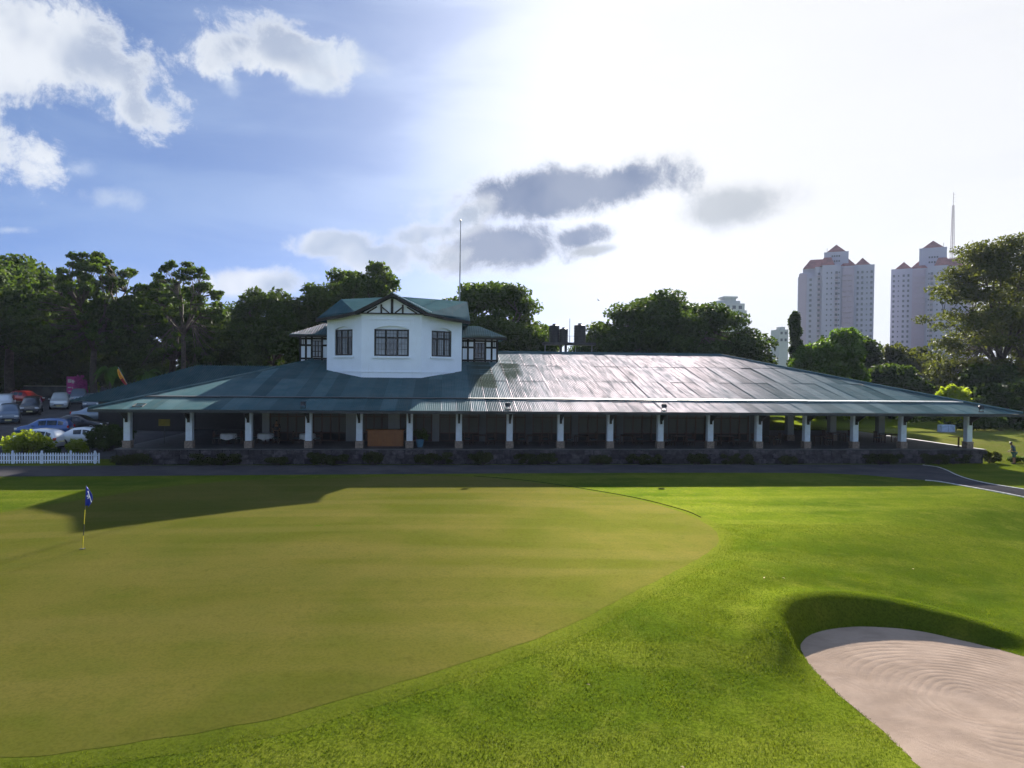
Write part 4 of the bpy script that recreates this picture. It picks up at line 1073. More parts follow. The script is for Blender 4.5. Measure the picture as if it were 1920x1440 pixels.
# ------------------------------------------------------------------ mown grass blades in the near rough
def blades(name, n, seed, xr, yr, hmin, hmax, wid, dens=None):
    g = np.random.default_rng(seed); x = g.uniform(*xr, n); y = yr[0]+(yr[1]-yr[0])*g.random(n)**1.35
    fx = x*math.cos(YAW)-y*math.sin(YAW); ff = x*math.sin(YAW)+y*math.cos(YAW)
    k = np.abs(fx) < ff*.75+.5; x, y = x[k], y[k]
    k = ~inpoly(x, y, GREEN_P) & ~inpoly(x, y, SAND); x, y = x[k], y[k]
    d = polydist(x, y, GREEN_P); k = d > .55*g.random(len(x))**1.5+.06; x, y = x[k], y[k]
    z = lawn_h(x, y); m = len(x)
    cl = np.sin(x*2.3+np.sin(y*1.7))*np.sin(y*2.9+np.sin(x*2.1))
    h_ = (hmin+(hmax-hmin)*g.random(m))*(1+.35*cl); a = g.uniform(0, 2*math.pi, m); w = wid*(.6+.8*g.random(m))
    lx, ly = g.normal(0, .45, m)*h_, g.normal(0, .45, m)*h_
    b0 = np.stack([x-np.cos(a)*w, y-np.sin(a)*w, z-.004], 1); b1 = np.stack([x+np.cos(a)*w, y+np.sin(a)*w, z-.004], 1); tp = np.stack([x+lx, y+ly, z+h_], 1)
    V = np.stack([b0, b1, tp], 1).reshape(-1, 3)
    o = npmesh(name, V, np.arange(3*m).reshape(-1, 3), 'grass_blade', smooth=False, tint=np.repeat(np.clip(.5+.35*cl+g.normal(0, .22, m), 0, 1), 3))
    tag(o, 'short mown rough grass between the putting green and the bunker', 'grass', kind='stuff')
blades('grass', 620000, 5, (-12, 24), (10.2, 30), .018, .045, .006)

# ------------------------------------------------------------------ far buildings
def pyramid(cx, cy, hw, hd, z0, z1, name, par, mat='terracotta'):
    MB().add([(cx-hw, cy-hd, z0), (cx+hw, cy-hd, z0), (cx+hw, cy+hd, z0), (cx-hw, cy+hd, z0), (cx, cy, z1)], [(0, 1, 4), (1, 2, 4), (2, 3, 4), (3, 0, 4), (3, 2, 1, 0)]).build(name, mat, par)
wme = {}
def far_window(par, x, y, z, w, h_, bal=False):
    key = (round(w, 2), round(h_, 2))
    if key not in wme:
        e = MB().box(-w/2, w/2, -.06, .05, -h_/2, h_/2); me = bpy.data.meshes.new('window'); me.from_pydata(e.v, [], e.f); me.update(); me.materials.append(M['far_glass'])
        e = MB().box(-w/2-.25, w/2+.25, -.9, 0, -h_/2-.95, -h_/2-.1); mb_ = bpy.data.meshes.new('balcony'); mb_.from_pydata(e.v, [], e.f); mb_.update(); mb_.materials.append(M['tower_block_pink'])
        wme[key] = (me, mb_)
    o = link('window', wme[key][0], None, par); o.location = (x, y, z)
    if bal: b_ = link('balcony', wme[key][1], None, par); b_.location = (x, y, z)
def apartment(label, x0, sgn, y, ztop, floors, skip, kx, cx, cy, az, ce=0.):
    """stepped apartment tower; x runs from the outer edge x0 inwards with sgn"""
    X = lambda u: sgn*(u-x0)*kx
    root = empty('apartment_tower', (cx, cy, 0), -R(az)); tag(root, label, 'tower', 'twin apartment towers')
    def blk(u0, u1, d0, d1, zt, mat='tower_block_wall', name='wall_block'):
        a, b_ = sorted((X(u0), X(u1))); MB().box(a, b_, y+d0, y+d1, 0, zt).build(name, mat, root)
    dz = ztop-70.0
    blk(0, 11.5, 3, 24, 64.8+dz); blk(1.2, 11.0, 4.5, 24, 67.3+dz); blk(2.8, 20, 6, 26, 70.0+dz); blk(10.5, 15.0, 1.6, 22, 70.2+dz)
    blk(15.0, 26.0, -1.0, 20, 70.6+dz); blk(26.0, 34.2, .8, 22, 69.8+dz); blk(34.2, 45.8, 2.2, 24, 70.3+dz)
    blk(15.8, 30.6, 6, 20, 79.4+dz+ce); blk(0.6, 5.5, 2.7, 3.0, 66.6+dz, 'tower_block_pink', 'parapet'); blk(27, 34, .5, .8, 69.0+dz, 'tower_block_pink', 'parapet')
    # roofs
    def hipr(u0, u1, d0, d1, z0, z1, ins):
        a = [(X(u0), y+d0, z0), (X(u1), y+d0, z0), (X(u1), y+d1, z0), (X(u0), y+d1, z0), (X(u0+ins), y+(d0+d1)/2, z1), (X(u1-ins), y+(d0+d1)/2, z1)]
        MB().add(a, [(0, 1, 5, 4), (1, 2, 5), (2, 3, 4, 5), (3, 0, 4), (3, 2, 1, 0)]).build('red_roof', 'terracotta', root)
    hipr(3.0, 24.0, 4.5, 24, 70.0+dz, 76.6+dz, 4.2); hipr(13.5, 22.5, 0, 9, 70.65+dz, 76.0+dz, 2.2); hipr(25.5, 35.5, 2.5, 20, 70.0+dz, 75.5+dz, 4.6)
    pyramid(X(23.2), y+13, 6.0*kx, 6.0, 79.4+dz+ce, 84.8+dz+ce, 'red_roof', root); pyramid(X(39.0), y+9, 4.8*kx, 5.5, 70.3+dz, 75.4+dz, 'red_roof', root)
    MB().tube([(X(17.6), y+8, 79.4+dz+ce), (X(17.6), y+8, 82.2+dz+ce)], .12, 5).build('aerial', 'rail_dark', root)
    cols = [(4.2, 2.94, 1.5, 0), (7.9, 2.94, 1.6, 0), (13.0, 1.54, 1.6, 1), (18.0, -1.06, .9, 0), (20.6, -1.06, .9, 0), (23.6, -1.06, 1.7, 1), (25.1, -1.06, .9, 0), (28.2, .74, 2.0, 1), (31.6, .74, 1.8, 1), (36.2, 2.14, 1.3, 0), (38.8, 2.14, 1.4, 0), (41.6, 2.14, .9, 0), (44.2, 2.14, 1.4, 0)]
    z = 66.0+dz; k = 0
    while k < floors:
        for u, d, w, bal in cols:
            if skip(u, z) or (u > 44 and sgn < 0 and False): continue
            if u < 9 and z > 63.5+dz: continue
            far_window(root, X(u), y+d, z, w*.85, 1.5 if w > 1 else 1.0, bal)
        z -= 3.12; k += 1
    for u in (20.8, 22.2, 23.6, 25.0):
        for zz in (76.8+dz, 73.8+dz): far_window(root, X(u), y+5.95, zz, .9, 1.1)
    # pale string courses
    return root
apartment('left-hand pale apartment tower with red pyramid roofs, wholly in view', 23.0, 1, -12, 72.2, 16, lambda u, z: False, .905, 235.9, 412, 29.8)
apartment('right-hand pale apartment tower with red pyramid roofs, half hidden by the airy tree', 23.2, -1, -12, 73.2, 16, lambda u, z: u < 10, .98, 298.6, 412, 35.9, 3.2)
def block(label, x0, x1, y, d, zt, extra):
    root = empty('office_block', (0, 0, 0)); tag(root, label, 'building')
    MB().box(x0, x1, y, y+d, 0, zt).build('wall_block', 'far_grey_wall', root)
    for e in extra: MB().box(*e).build('roof_block', 'far_grey_wall', root)
    return root
bC = block('grey flat-topped office block rising behind the very wide domed tree', 137.5, 152.0, 350, 16, 43.5, [(139, 150.5, 352, 362, 43.5, 45.0), (142.2, 148.2, 352, 358, 45.0, 46.2), (141.6, 148.9, 351.5, 359, 46.2, 47.2), (152.0, 154.0, 352, 362, 0, 40.2)])
for i in range(4):
    for j in range(3): far_window(bC, 139.8+i*3.3, 349.99, 41.5-j*3.3, 1.8, 1.7)
bD = block('small pale block low on the skyline left of the conical tree', 146.2, 150.4, 300, 8, 27.2, [(147.3, 149.4, 301, 305, 27.2, 28.4)])
for i in range(2):
    for j in range(2): far_window(bD, 147.3+i*1.9, 299.99, 25.6-j*3, 1.0, 1.2)
bE = block('pale block glimpsed between the trunks above the far left cars', -95, -84, 150, 10, 15.5, [(-93, -88, 151, 156, 15.5, 17)])
for i in range(3):
    for j in range(4): far_window(bE, -92.6+i*3.2, 149.99, 13.5-j*3.1, 1.5, 1.5)
# lattice mast
mast = empty('lattice_mast', (332.5, 440, 0)); tag(mast, 'thin tapering lattice mast above the right-hand apartment tower', 'mast')
def mleg(sx, sy): MB().bar((sx*2.4, sy*2.4, 0), (sx*.4, sy*.4, 120.5), .17).build('leg', 'mast_paint', mast)
for sx in (-1, 1):
    for sy in (-1, 1): mleg(sx, sy)
z = 86.0
while z < 120:
    a = 2.4-2.0*z/120.5; st = a*2.6; b_ = 2.4-2.0*(z+st)/120.5
    mb = MB()
    for s1, s2, s3, s4 in ((-1, -1, 1, -1), (1, -1, 1, 1), (1, 1, -1, 1), (-1, 1, -1, -1)): mb.bar((s1*a, s2*a, z), (s3*a, s4*a, z), .14); mb.bar((s1*a, s2*a, z), (s3*b_, s4*b_, z+st), .07)
    mb.build('brace', 'mast_paint', mast); z += st
MB().tube([(0, 0, 120), (0, 0, 129)], .14, 5).build('antenna', 'mast_paint', mast)
for zz in (123, 125.5, 127.5): MB().bar((-.2, 0, zz), (1.6, 0, zz), .1).build('antenna_arm', 'mast_paint', mast)

# ------------------------------------------------------------------ water tanks on their stand
st = empty('tank_stand', (14.5, 84, H(14.5, 84))); tag(st, 'dark elevated steel stand carrying three water tanks behind the ridge', 'stand')
hz = 10.35-H(14.5, 84)
MB().box(-2.9, 3.4, -.7, .7, hz-.32, hz).build('platform', 'rail_dark', st)
for x in (-.75, -.15): MB().box(x-.14, x+.14, -.14, .14, 0, hz-.32).build('pillar', 'rail_dark', st)
for x in (-2.6, 1.1, 3.1): MB().tube([(x, .3, 0), (x, .3, hz-.32)], .05, 5).build('pipe', 'steel_grey', st)
for i in range(9):
    x = -2.85+i*.77; MB().bar((x, -.66, hz), (x, -.66, hz+.75), .03).build('rail_post', 'rail_dark', st)
MB().bar((-2.9, -.66, hz+.75), (3.4, -.66, hz+.75), .03).build('rail', 'rail_dark', st)
MB().tube([(.35, .2, hz), (.35, .2, hz+2.9)], .035, 5).build('rod', 'steel_grey', st)
for x, r, h_, lb in ((-1.55, .62, 2.15, 'left black water tank half hidden by the domed tree'), (-.42, .53, 1.75, 'middle black water tank, the shortest of three'), (1.55, .72, 2.25, 'right black water tank, the widest of three')):
    t_ = empty('water_tank', (14.5+x, 84, 10.35)); tag(t_, lb, 'tank', 'rooftop water tanks')
    prof = [(r*.97, .0)]
    for q in range(6): prof += [(r, h_*(.02+.14*q)), (r, h_*(.10+.14*q)), (r*.965, h_*(.12+.14*q)), (r*.965, h_*(.145+.14*q))]
    prof += [(r, h_*.88), (r*.9, h_*.93), (r*.35, h_*.97)]
    MB().lathe(prof, n=16).build('tank_body', 'black_plastic', t_, smooth=False)
    MB().lathe([(r*.34, h_*.965), (r*.36, h_), (r*.30, h_*1.03)], n=12).build('lid', 'black_plastic', t_)
fp = empty('flagpole', (1.4, 72.2, H(1.4, 72))); tag(fp, 'tall thin bare flagpole rising behind the upper storey', 'flagpole')
MB().tube([(0, 0, 0), (0, 0, 12), (.03, 0, 21.0)], [.09, .07, .04], 8).build('pole', 'steel_grey', fp); MB().lathe([(.02, 20.98), (.09, 21.05), (.09, 21.14), (.02, 21.22)], n=8).build('finial', 'steel_grey', fp)
bd = MB().tube([(28.06, 130, 20.35), (28.2, 130, 20.36), (28.5, 130, 20.3)], [.03, .09, .02], 5).add([(28.15, 129.9, 20.4), (28.4, 129.9, 20.38), (27.8, 129.3, 20.62)], [(0, 1, 2)]).add([(28.15, 130.1, 20.4), (28.4, 130.1, 20.38), (28.75, 130.8, 20.55)], [(0, 1, 2)]).build('bird', 'bird_dark')
tag(bd, 'tiny dark bird in the white sky above the water tanks', 'bird')

# ------------------------------------------------------------------ car park
CARS = {'hatch': (3.95, 1.70, 1.50, [(-1.95, .72, .72), (-1.90, .86, 1.02), (-1.62, .93, 1.36), (-1.15, .93, 1.48), (-.35, .92, 1.50), (.30, .91, 1.44), (.85, .90, 1.10), (1.05, .89, .98), (1.6, .82, .88), (1.9, .70, .74), (1.97, .55, .56)]),
        'sedan': (4.5, 1.75, 1.45, [(-2.2, .78, .80), (-2.15, .92, .96), (-1.6, .95, 1.02), (-1.35, .95, 1.10), (-.75, .94, 1.42), (-.1, .93, 1.46), (.45, .92, 1.38), (1.05, .91, 1.02), (1.3, .90, .95), (1.95, .80, .84), (2.2, .66, .70), (2.26, .5, .52)]),
        'suv': (4.6, 1.85, 1.75, [(-2.25, .8, .82), (-2.22, 1.0, 1.25), (-2.0, 1.08, 1.64), (-1.3, 1.08, 1.74), (-.2, 1.07, 1.75), (.45, 1.06, 1.66), (1.05, 1.05, 1.22), (1.25, 1.04, 1.12), (1.95, .98, 1.04), (2.2, .82, .88), (2.28, .55, .58)])}
def car(label, kind, x, y, head, paint):
    L, Wd, Ht, prof = CARS[kind]; hw = Wd/2; root = empty('parked_car', (x, y, H(x, y)+.035), R(head)); tag(root, label, 'car', 'cars in the car park')
    # match the slope of the ground
    sx = (H(x+math.cos(R(head)), y+math.sin(R(head)))-H(x-math.cos(R(head)), y-math.sin(R(head))))/2
    root.rotation_euler = (0, -math.atan(sx), R(head))
    V, F = [], []; n = len(prof); m = 9
    for px__, zb, zr in prof:
        cab = max(0, min(1, (zr-zb-.08)/.3)); tap = 1-.10*abs(px__/(L/2))**3
        wr = hw*(.90-.16*cab)
        sec = [(hw*.80, .24), (hw*.97, .36), (hw, .60), (hw*.985, zb*.86), (hw*.955, zb), (wr*1.01, zr-.10*cab-.012), (wr*.90, zr-.03*cab), (wr*.5, zr+.012), (0, zr+.02)]
        sec = sec+[(-a, b_) for a, b_ in sec[-2::-1]]
        for a, b_ in sec: V.append((px__, a*tap, min(b_, zr+.02) if b_ > zb else min(b_, zb)))
    k = 2*m-1
    for i in range(n-1):
        for j in range(k-1): F.append((i*k+j, i*k+j+1, (i+1)*k+j+1, (i+1)*k+j))
        F.append((i*k+k-1, i*k, (i+1)*k, (i+1)*k+k-1))
    F += [tuple(range(k)), tuple((n-1)*k+j for j in range(k-1, -1, -1))]
    me = bpy.data.meshes.new('body'); me.from_pydata(V, [], F); me.update()
    bm = bmesh.new(); bm.from_mesh(me); bmesh.ops.recalc_face_normals(bm, faces=bm.faces); bm.to_mesh(me); bm.free()
    me.polygons.foreach_set('use_smooth', [True]*len(me.polygons)); link('body', me, paint, root)
    # glass: side panes, windscreen, rear screen
    cabs = [i for i, (a, b_, c) in enumerate(prof) if c-b_ > .28]
    def pt(i, j, out=.012):
        v = Vector(V[i*k+j]); return v
    for side in (0, 1):
        J0, J1 = (4, 5) if side == 0 else (k-5, k-6)
        for q in range(len(cabs)-1):
            i0, i1 = cabs[q], cabs[q+1]; off = Vector((0, .012 if side == 0 else -.012, 0))
            a, b_, c, d = pt(i0, J0), pt(i1, J0), pt(i1, J1), pt(i0, J1)
            a2, b2, c2, d2 = [(a*.93+d*.07), (b_*.93+c*.07), (b_*.10+c*.90), (a*.10+d*.90)]
            g_ = .06; e = (b2-a2).normalized()*g_
            MB().add([a2+e+off, b2-e+off, c2-e*.6+off, d2+e*.6+off], [(0, 1, 2, 3)]).build('side_window', 'car_glass', root)
    iF = cabs[-1]; iR = cabs[0]
    for i0, i1, nm in ((iF, iF+1, 'windscreen'), (iR, max(iR-1, 0), 'rear_window')):
        a, b_, c, d = pt(i0, 5), pt(i0, k-6), pt(i1, k-5), pt(i1, 4)
        off = (Vector((.03, 0, .03)) if nm == 'windscreen' else Vector((-.03, 0, .03)))
        a, b_ = a*.95+b_*.05, b_*.95+a*.05; c, d = c*.93+d*.07, d*.93+c*.07
        mid_a, mid_b = (a*.92+d*.08), (b_*.92+c*.08)
        MB().add([mid_a+off, mid_b+off, c+off, d+off], [(0, 1, 2, 3)]).build(nm, 'car_glass', root)
    for wx in (-L*.31, L*.315):
        for sy in (-1, 1):
            w = MB().lathe([(.20, -.11), (.31, -.11), (.335, -.07), (.335, .07), (.31, .11), (.20, .11)], (0, 0, 0), 18, 'Y').build('wheel', 'tyre', root); w.location = (wx, sy*(hw-.10), .335)
            MB().lathe([(.02, -.10), (.21, -.115), (.21, .115), (.02, .10)], (0, 0, 0), 12, 'Y').build('rim', 'rim', w)
    zf = prof[-2][1]; zr_ = prof[1][1]
    for sy in (-1, 1):
        MB().cbox((L/2-.10, sy*hw*.70, zf-.02), (.22, .36, .15), rz=-sy*.35).build('headlight', 'clear_lamp', root, bevel=.03)
        MB().cbox((-L/2+.08, sy*hw*.74, zr_-.06), (.16, .28, .22), rz=sy*.3).build('taillight', 'red_lamp', root, bevel=.03)
        MB().cbox((L*.16, sy*(hw+.08), prof[-4][1]+.05), (.12, .18, .13)).build('mirror', paint, root, bevel=.02)
    MB().box(L/2-.03, L/2+.012, -.26, .26, .40, .52).build('number_plate', 'plate', root); MB().box(-L/2-.012, -L/2+.06, -.26, .26, .55, .67).build('number_plate', 'plate', root)
    MB().box(L/2-.10, L/2-.005, -hw*.5, hw*.5, .50, .64).build('grille', 'tyre', root)
car('blue hatchback seen from the side behind the bushes', 'hatch', -33.2, 62.6, 188, 'car_blue')
car('black sedan with its nose just beyond the blue hatchback', 'sedan', -32.6, 66.6, 5, 'car_black')
car('white car mostly hidden by the large yellow-green bush', 'hatch', -30.9, 57.4, 165, 'car_white')
car('white sedan whose bonnet shows behind the small upright bush', 'sedan', -27.8, 58.2, 8, 'car_white')
car('slate blue off-roader at the left edge in the middle row', 'suv', -41.8, 72.6, -62, 'car_slate')
car('black off-roader facing the lawn beside the silver one', 'suv', -43.6, 79.6, -66, 'car_black')
car('silver off-roader facing the lawn, between black and grey ones', 'suv', -43.4, 84.8, -66, 'car_silver')
car('pale blue van-like car behind the silver off-roader', 'suv', -44.4, 91.0, -66, 'car_pale')
car('grey-blue off-roader beside the roof corner', 'suv', -39.6, 84.0, -66, 'car_slate')
car('dark small car farthest right in the back row', 'hatch', -41.6, 92.6, -66, 'car_black')
car('white off-roader cut by the left edge in the back row', 'suv', -47.8, 82.2, -66, 'car_white')
car('dark red car in the back row near the wall', 'hatch', -50.2, 90.5, -20, 'car_red')
car('long dark sedan with pale roof glint below the roof corner', 'sedan', -34.2, 73.8, 4, 'car_pale')
# wall, banner, flag, fence
w = empty('boundary_wall', (-62, 108.5, 2.0)); tag(w, 'long dark boundary wall with pale coping behind the car park', 'wall')
for i in range(8):
    MB().box(-24+i*6, -18.03+i*6, -.12, .12, -1, 2.0).build('wall_panel', 'park_wall', w); MB().box(-24.0+i*6, -18.0+i*6, -.2, .2, 2.003, 2.12).build('coping', 'coping', w)
bn = empty('banner', (-52.0, 104.8, H(-52, 104.8))); tag(bn, 'pink banner with blurred white lettering standing at the back of the car park', 'banner')
MB().box(-.75, .75, -.03, .03, .5, 2.95).build('banner_panel', 'banner_pink', bn); bp_ = bn.children[0]
for z0, z1, a, b_ in ((2.1, 2.6, -.6, -.1), (2.0, 2.5, -.05, .35), (1.35, 1.5, -.6, -.15), (1.3, 1.52, -.05, .6), (.85, .95, -.5, .5)): MB().box(a, b_, -.045, -.034, z0, z1).build('print', 'banner_white', bp_)
for x in (-.7, .7): MB().bar((x, .05, 0), (x, .05, 3.0), .06).build('post', 'rail_dark', bn)
fl = empty('national_flag', (-35.9, 82, H(-35.9, 82))); tag(fl, 'limp yellow and maroon flag hanging on a slanting pole by the palms', 'flag')
fh = H(-35.9, 82)
MB().tube([(1.4, .2, 0), (1.3, .15, 2.2), (0, 0, 6.85-fh)], .035, 6).build('pole', 'steel_grey', fl)
def flagstrip(nm, mat, u0, u1, w0, w1, dy):
    V, F = [], []; n = 14
    for i in range(n):
        t = u0+(u1-u0)*i/(n-1); base = Vector((.06+1.12*t, 0, 6.72-fh-2.15*t)); w = .06+.42*math.sin(math.pi*min(1, .18+t*.75))
        for q in range(5):
            s = w0+(w1-w0)*q/4; V.append(base+Vector((-.62*s*w, dy+.10*math.sin(s*9+t*7), -.55*s*w-.02)))
    for i in range(n-1):
        for q in range(4): F.append((i*5+q, i*5+q+1, i*5+q+6, i*5+q+5))
    me = bpy.data.meshes.new(nm); me.from_pydata(V, [], F); me.update(); o = link(nm, me, mat, fl); md = o.modifiers.new('t', 'SOLIDIFY'); md.thickness = .012
flagstrip('flag_border', 'flag_yellow', 0, 1, 0, 1.0, 0); flagstrip('flag_field', 'flag_maroon', .45, .95, .2, .85, -.05); flagstrip('flag_band', 'flag_orange', .12, .42, .25, .8, -.05)
pf = empty('picket_fence', (-27.4, 51.75, .02)); tag(pf, 'low white picket fence at the left edge in front of the bushes', 'fence')
x = -4.4; pm = None; i = 0
while x < 3.55:
    if pm is None:
        o = MB().prism([(-.045, 0, .04), (.045, 0, .04), (.045, 0, .70), (0, 0, .78), (-.045, 0, .70)], (0, .02, 0)).build('picket', 'picket_paint', pf); pm = o.data
    else: o = link('picket', pm, None, pf)
    o.location = (x, -.035, rnd.uniform(-.02, .01)); o.rotation_euler = (0, rnd.uniform(-.02, .02), 0); x += .168
for z in (.18, .55): MB().box(-4.45, 3.4, -.01, .035, z, z+.07).build('rail', 'picket_paint', pf)
for x in (-4.2, -2.2, -.3, 1.6, 3.2): MB().box(x-.055, x+.055, -.012, .095, -.02, .86).add([(x-.07, -.03, .862), (x+.07, -.03, .862), (x+.07, .11, .862), (x-.07, .11, .862), (x, .04, .92)], [(0, 1, 4), (1, 2, 4), (2, 3, 4), (3, 0, 4), (3, 2, 1, 0)]).build('post', 'picket_paint', pf)

# ------------------------------------------------------------------ verandah furniture
def chair_at(proto, x, y, rz, label, group):
    o = copy_tree(proto) if proto.get('used') else proto
    proto['used'] = 1
    if 'used' in o and o is not proto: del o['used']
    o.location = (x, y, FLZ); o.rotation_euler = (0, 0, rz); tag(o, label, 'chair', group); return o
ch = empty('chair')
MB().box(-.24, .24, -.24, .24, .40, .46).build('seat', 'cushion', ch, bevel=.015)
mb = MB()
for q in range(5): mb.box(-.2+q*.1-.018, -.2+q*.1+.018, .21, .235, .46, .92)
mb.box(-.24, .24, .205, .24, .86, .96).box(-.24, .24, .205, .24, .62, .66).build('backrest', 'chair_wood', ch)
for sx in (-1, 1):
    for sy in (-1, 1): MB().box(sx*.21-.022, sx*.21+.022, sy*.21-.022, sy*.21+.022, 0, .40 if sy < 0 else .96).build('leg', 'chair_wood', ch)
    MB().box(sx*.235-.02, sx*.235+.02, -.23, .22, .62, .65).build('armrest', 'chair_wood', ch)
def cloth_table(x, y, label, r=.5):
    t_ = empty('dining_table', (x, y, FLZ)); tag(t_, label, 'table', 'dining tables on the verandah')
    MB().lathe([(.05, .02), (.05, .70)], n=8).build('pedestal', 'chair_wood', t_); MB().lathe([(.25, 0), (.22, .04), (.05, .06)], n=12).build('foot', 'chair_wood', t_); MB().lathe([(r, .70), (r, .735)], n=20).build('table_top', 'chair_wood', t_)
    V, F = [], []; n = 32
    for j, (rr, z) in enumerate(((.01, .748), (r*.7, .748), (r+.012, .745), (r+.03, .66), (r+.05, .42))):
        for i in range(n):
            a = 2*math.pi*i/n; fold = (1+.07*math.cos(a*8)) if j > 2 else 1; drop = -.10*abs(math.cos(a*2)) if j == 4 else 0
            V.append((rr*fold*math.cos(a), rr*fold*math.sin(a), z+drop))
    for j in range(4):
        for i in range(n): F.append((j*n+i, j*n+(i+1) % n, (j+1)*n+(i+1) % n, (j+1)*n+i))
    me = bpy.data.meshes.new('tablecloth'); me.from_pydata(V, [], F); me.update(); me.polygons.foreach_set('use_smooth', [True]*len(F)); link('tablecloth', me, 'linen', t_)
tl = [(-16.15, 55.0, 'white-clothed round table right of the second column'), (-13.5, 55.2, 'white-clothed round table left of the waiter'), (-10.35, 55.0, 'white-clothed round table left of the fourth column')]
for x, y, lb in tl: cloth_table(x, y, lb, .55)
GC = 'chairs on the verandah'
for i, (x, y, lb) in enumerate(tl):
    w_ = ['right of the second column', 'left of the waiter', 'left of the fourth column'][i]
    for dx, side in ((-.8, 'left'), (.8, 'right')): chair_at(ch, x+dx, y-.15, math.pi/2 if dx < 0 else -math.pi/2, f'wooden armchair on the {side} of the clothed table {w_}', GC)
def wood_table(x, y, label, w=.9):
    t_ = empty('wooden_table', (x, y, FLZ)); tag(t_, label, 'table', 'bare wooden tables on the verandah')
    MB().box(-w/2, w/2, -.45, .45, .70, .745).build('table_top', 'chair_wood', t_, bevel=.008)
    for sx in (-1, 1):
        for sy in (-1, 1): MB().box(sx*(w/2-.06)-.03, sx*(w/2-.06)+.03, sy*.39-.03, sy*.39+.03, 0, .70).build('leg', 'chair_wood', t_)
orders = ['seventh', 'eighth', 'ninth', 'tenth', 'eleventh', 'twelfth', 'thirteenth', 'fourteenth']
for i, c0 in enumerate(range(6, 14)):
    x = (colx[c0]+colx[c0+1])/2+rnd.uniform(-.3, .3); y = 54.2+rnd.uniform(-.3, .4)
    wood_table(x, y, f'bare wooden table just right of the {orders[i]} column', 1.1)
    for dx, dy, rz, sd in ((-.95, -.05, math.pi/2, 'left'), (.95, .05, -math.pi/2, 'right')): chair_at(ch, x+dx, y+dy, rz+rnd.uniform(-.2, .2), f'wooden armchair at the {sd} end of the table right of the {orders[i]} column', GC)
for i, (x, y) in enumerate(((33.2, 57.4), (37.2, 56.4))):
    lb = ('left', 'right')[i]; wood_table(x, y, f'bare wooden table in the open right end of the verandah, the {lb} one of two', 1.2)
    for dx, rz, sd in ((-.95, math.pi/2, 'left'), (.95, -math.pi/2, 'right')): chair_at(ch, x+dx, y, rz, f'wooden armchair on the {sd} of the {lb} table in the open right end', GC)
tt = empty('pedestal_table', (40.9, 53.0, FLZ)); tag(tt, 'narrow high pedestal table standing by the right corner column', 'table')
MB().box(-.65, .65, -.3, .3, .78, .82).build('table_top', 'chair_wood', tt, bevel=.008); MB().box(-.045, .045, -.045, .045, .03, .78).build('pedestal', 'chair_wood', tt); MB().box(-.25, .25, -.2, .2, 0, .03).build('foot', 'chair_wood', tt)
bar = empty('bar_counter', (-4.35, 53.3, FLZ)); tag(bar, 'orange-brown wooden bar counter with plank front between fifth and sixth columns', 'counter')
MB().box(-1.3, 1.3, -.22, .35, 0, 1.18).build('carcass', 'counter_wood', bar)
for i in range(12): MB().box(-1.3+i*.2168+.006, -1.3+(i+1)*.2168-.006, -.25, -.222, .06, 1.14).build('plank', 'counter_wood', bar)
MB().box(-1.42, 1.42, -.34, .42, 1.18, 1.24).build('counter_top', 'counter_wood', bar, bevel=.01)
pot = empty('planter', (-1.8, 52.55, FLZ)); tag(pot, 'round blue glazed pot with thin leafy plant right of the counter', 'planter')
MB().lathe([(.19, 0), (.22, .05), (.30, .5), (.32, .55), (.28, .56), (.26, .50), (.05, .49)], n=20).build('pot', 'blue_glaze', pot, smooth=True)
V, F, tn = leaves([(0, 0, .9), (.25, .05, 1.1), (-.25, 0, 1.05), (.4, 0, .75)], [(.3, .25, .3)]*4, [90]*4, .12, seed=77); npmesh('foliage', V, F, 'leaf_mid', pot, smooth=False, tint=tn)
sg = empty('notice_stand', (-20.6, 54.5, FLZ)); tag(sg, 'yellow cloth notice on a dark stand just right of the first column', 'notice')
MB().box(-.4, .4, -.02, .02, 1.35, 1.85).build('notice_panel', 'yellow_cloth', sg); MB().bar((0, .03, 0), (0, .03, 1.9), .05).build('post', 'rail_dark', sg); MB().box(-.3, .3, -.2, .2, 0, .03).build('foot', 'rail_dark', sg)

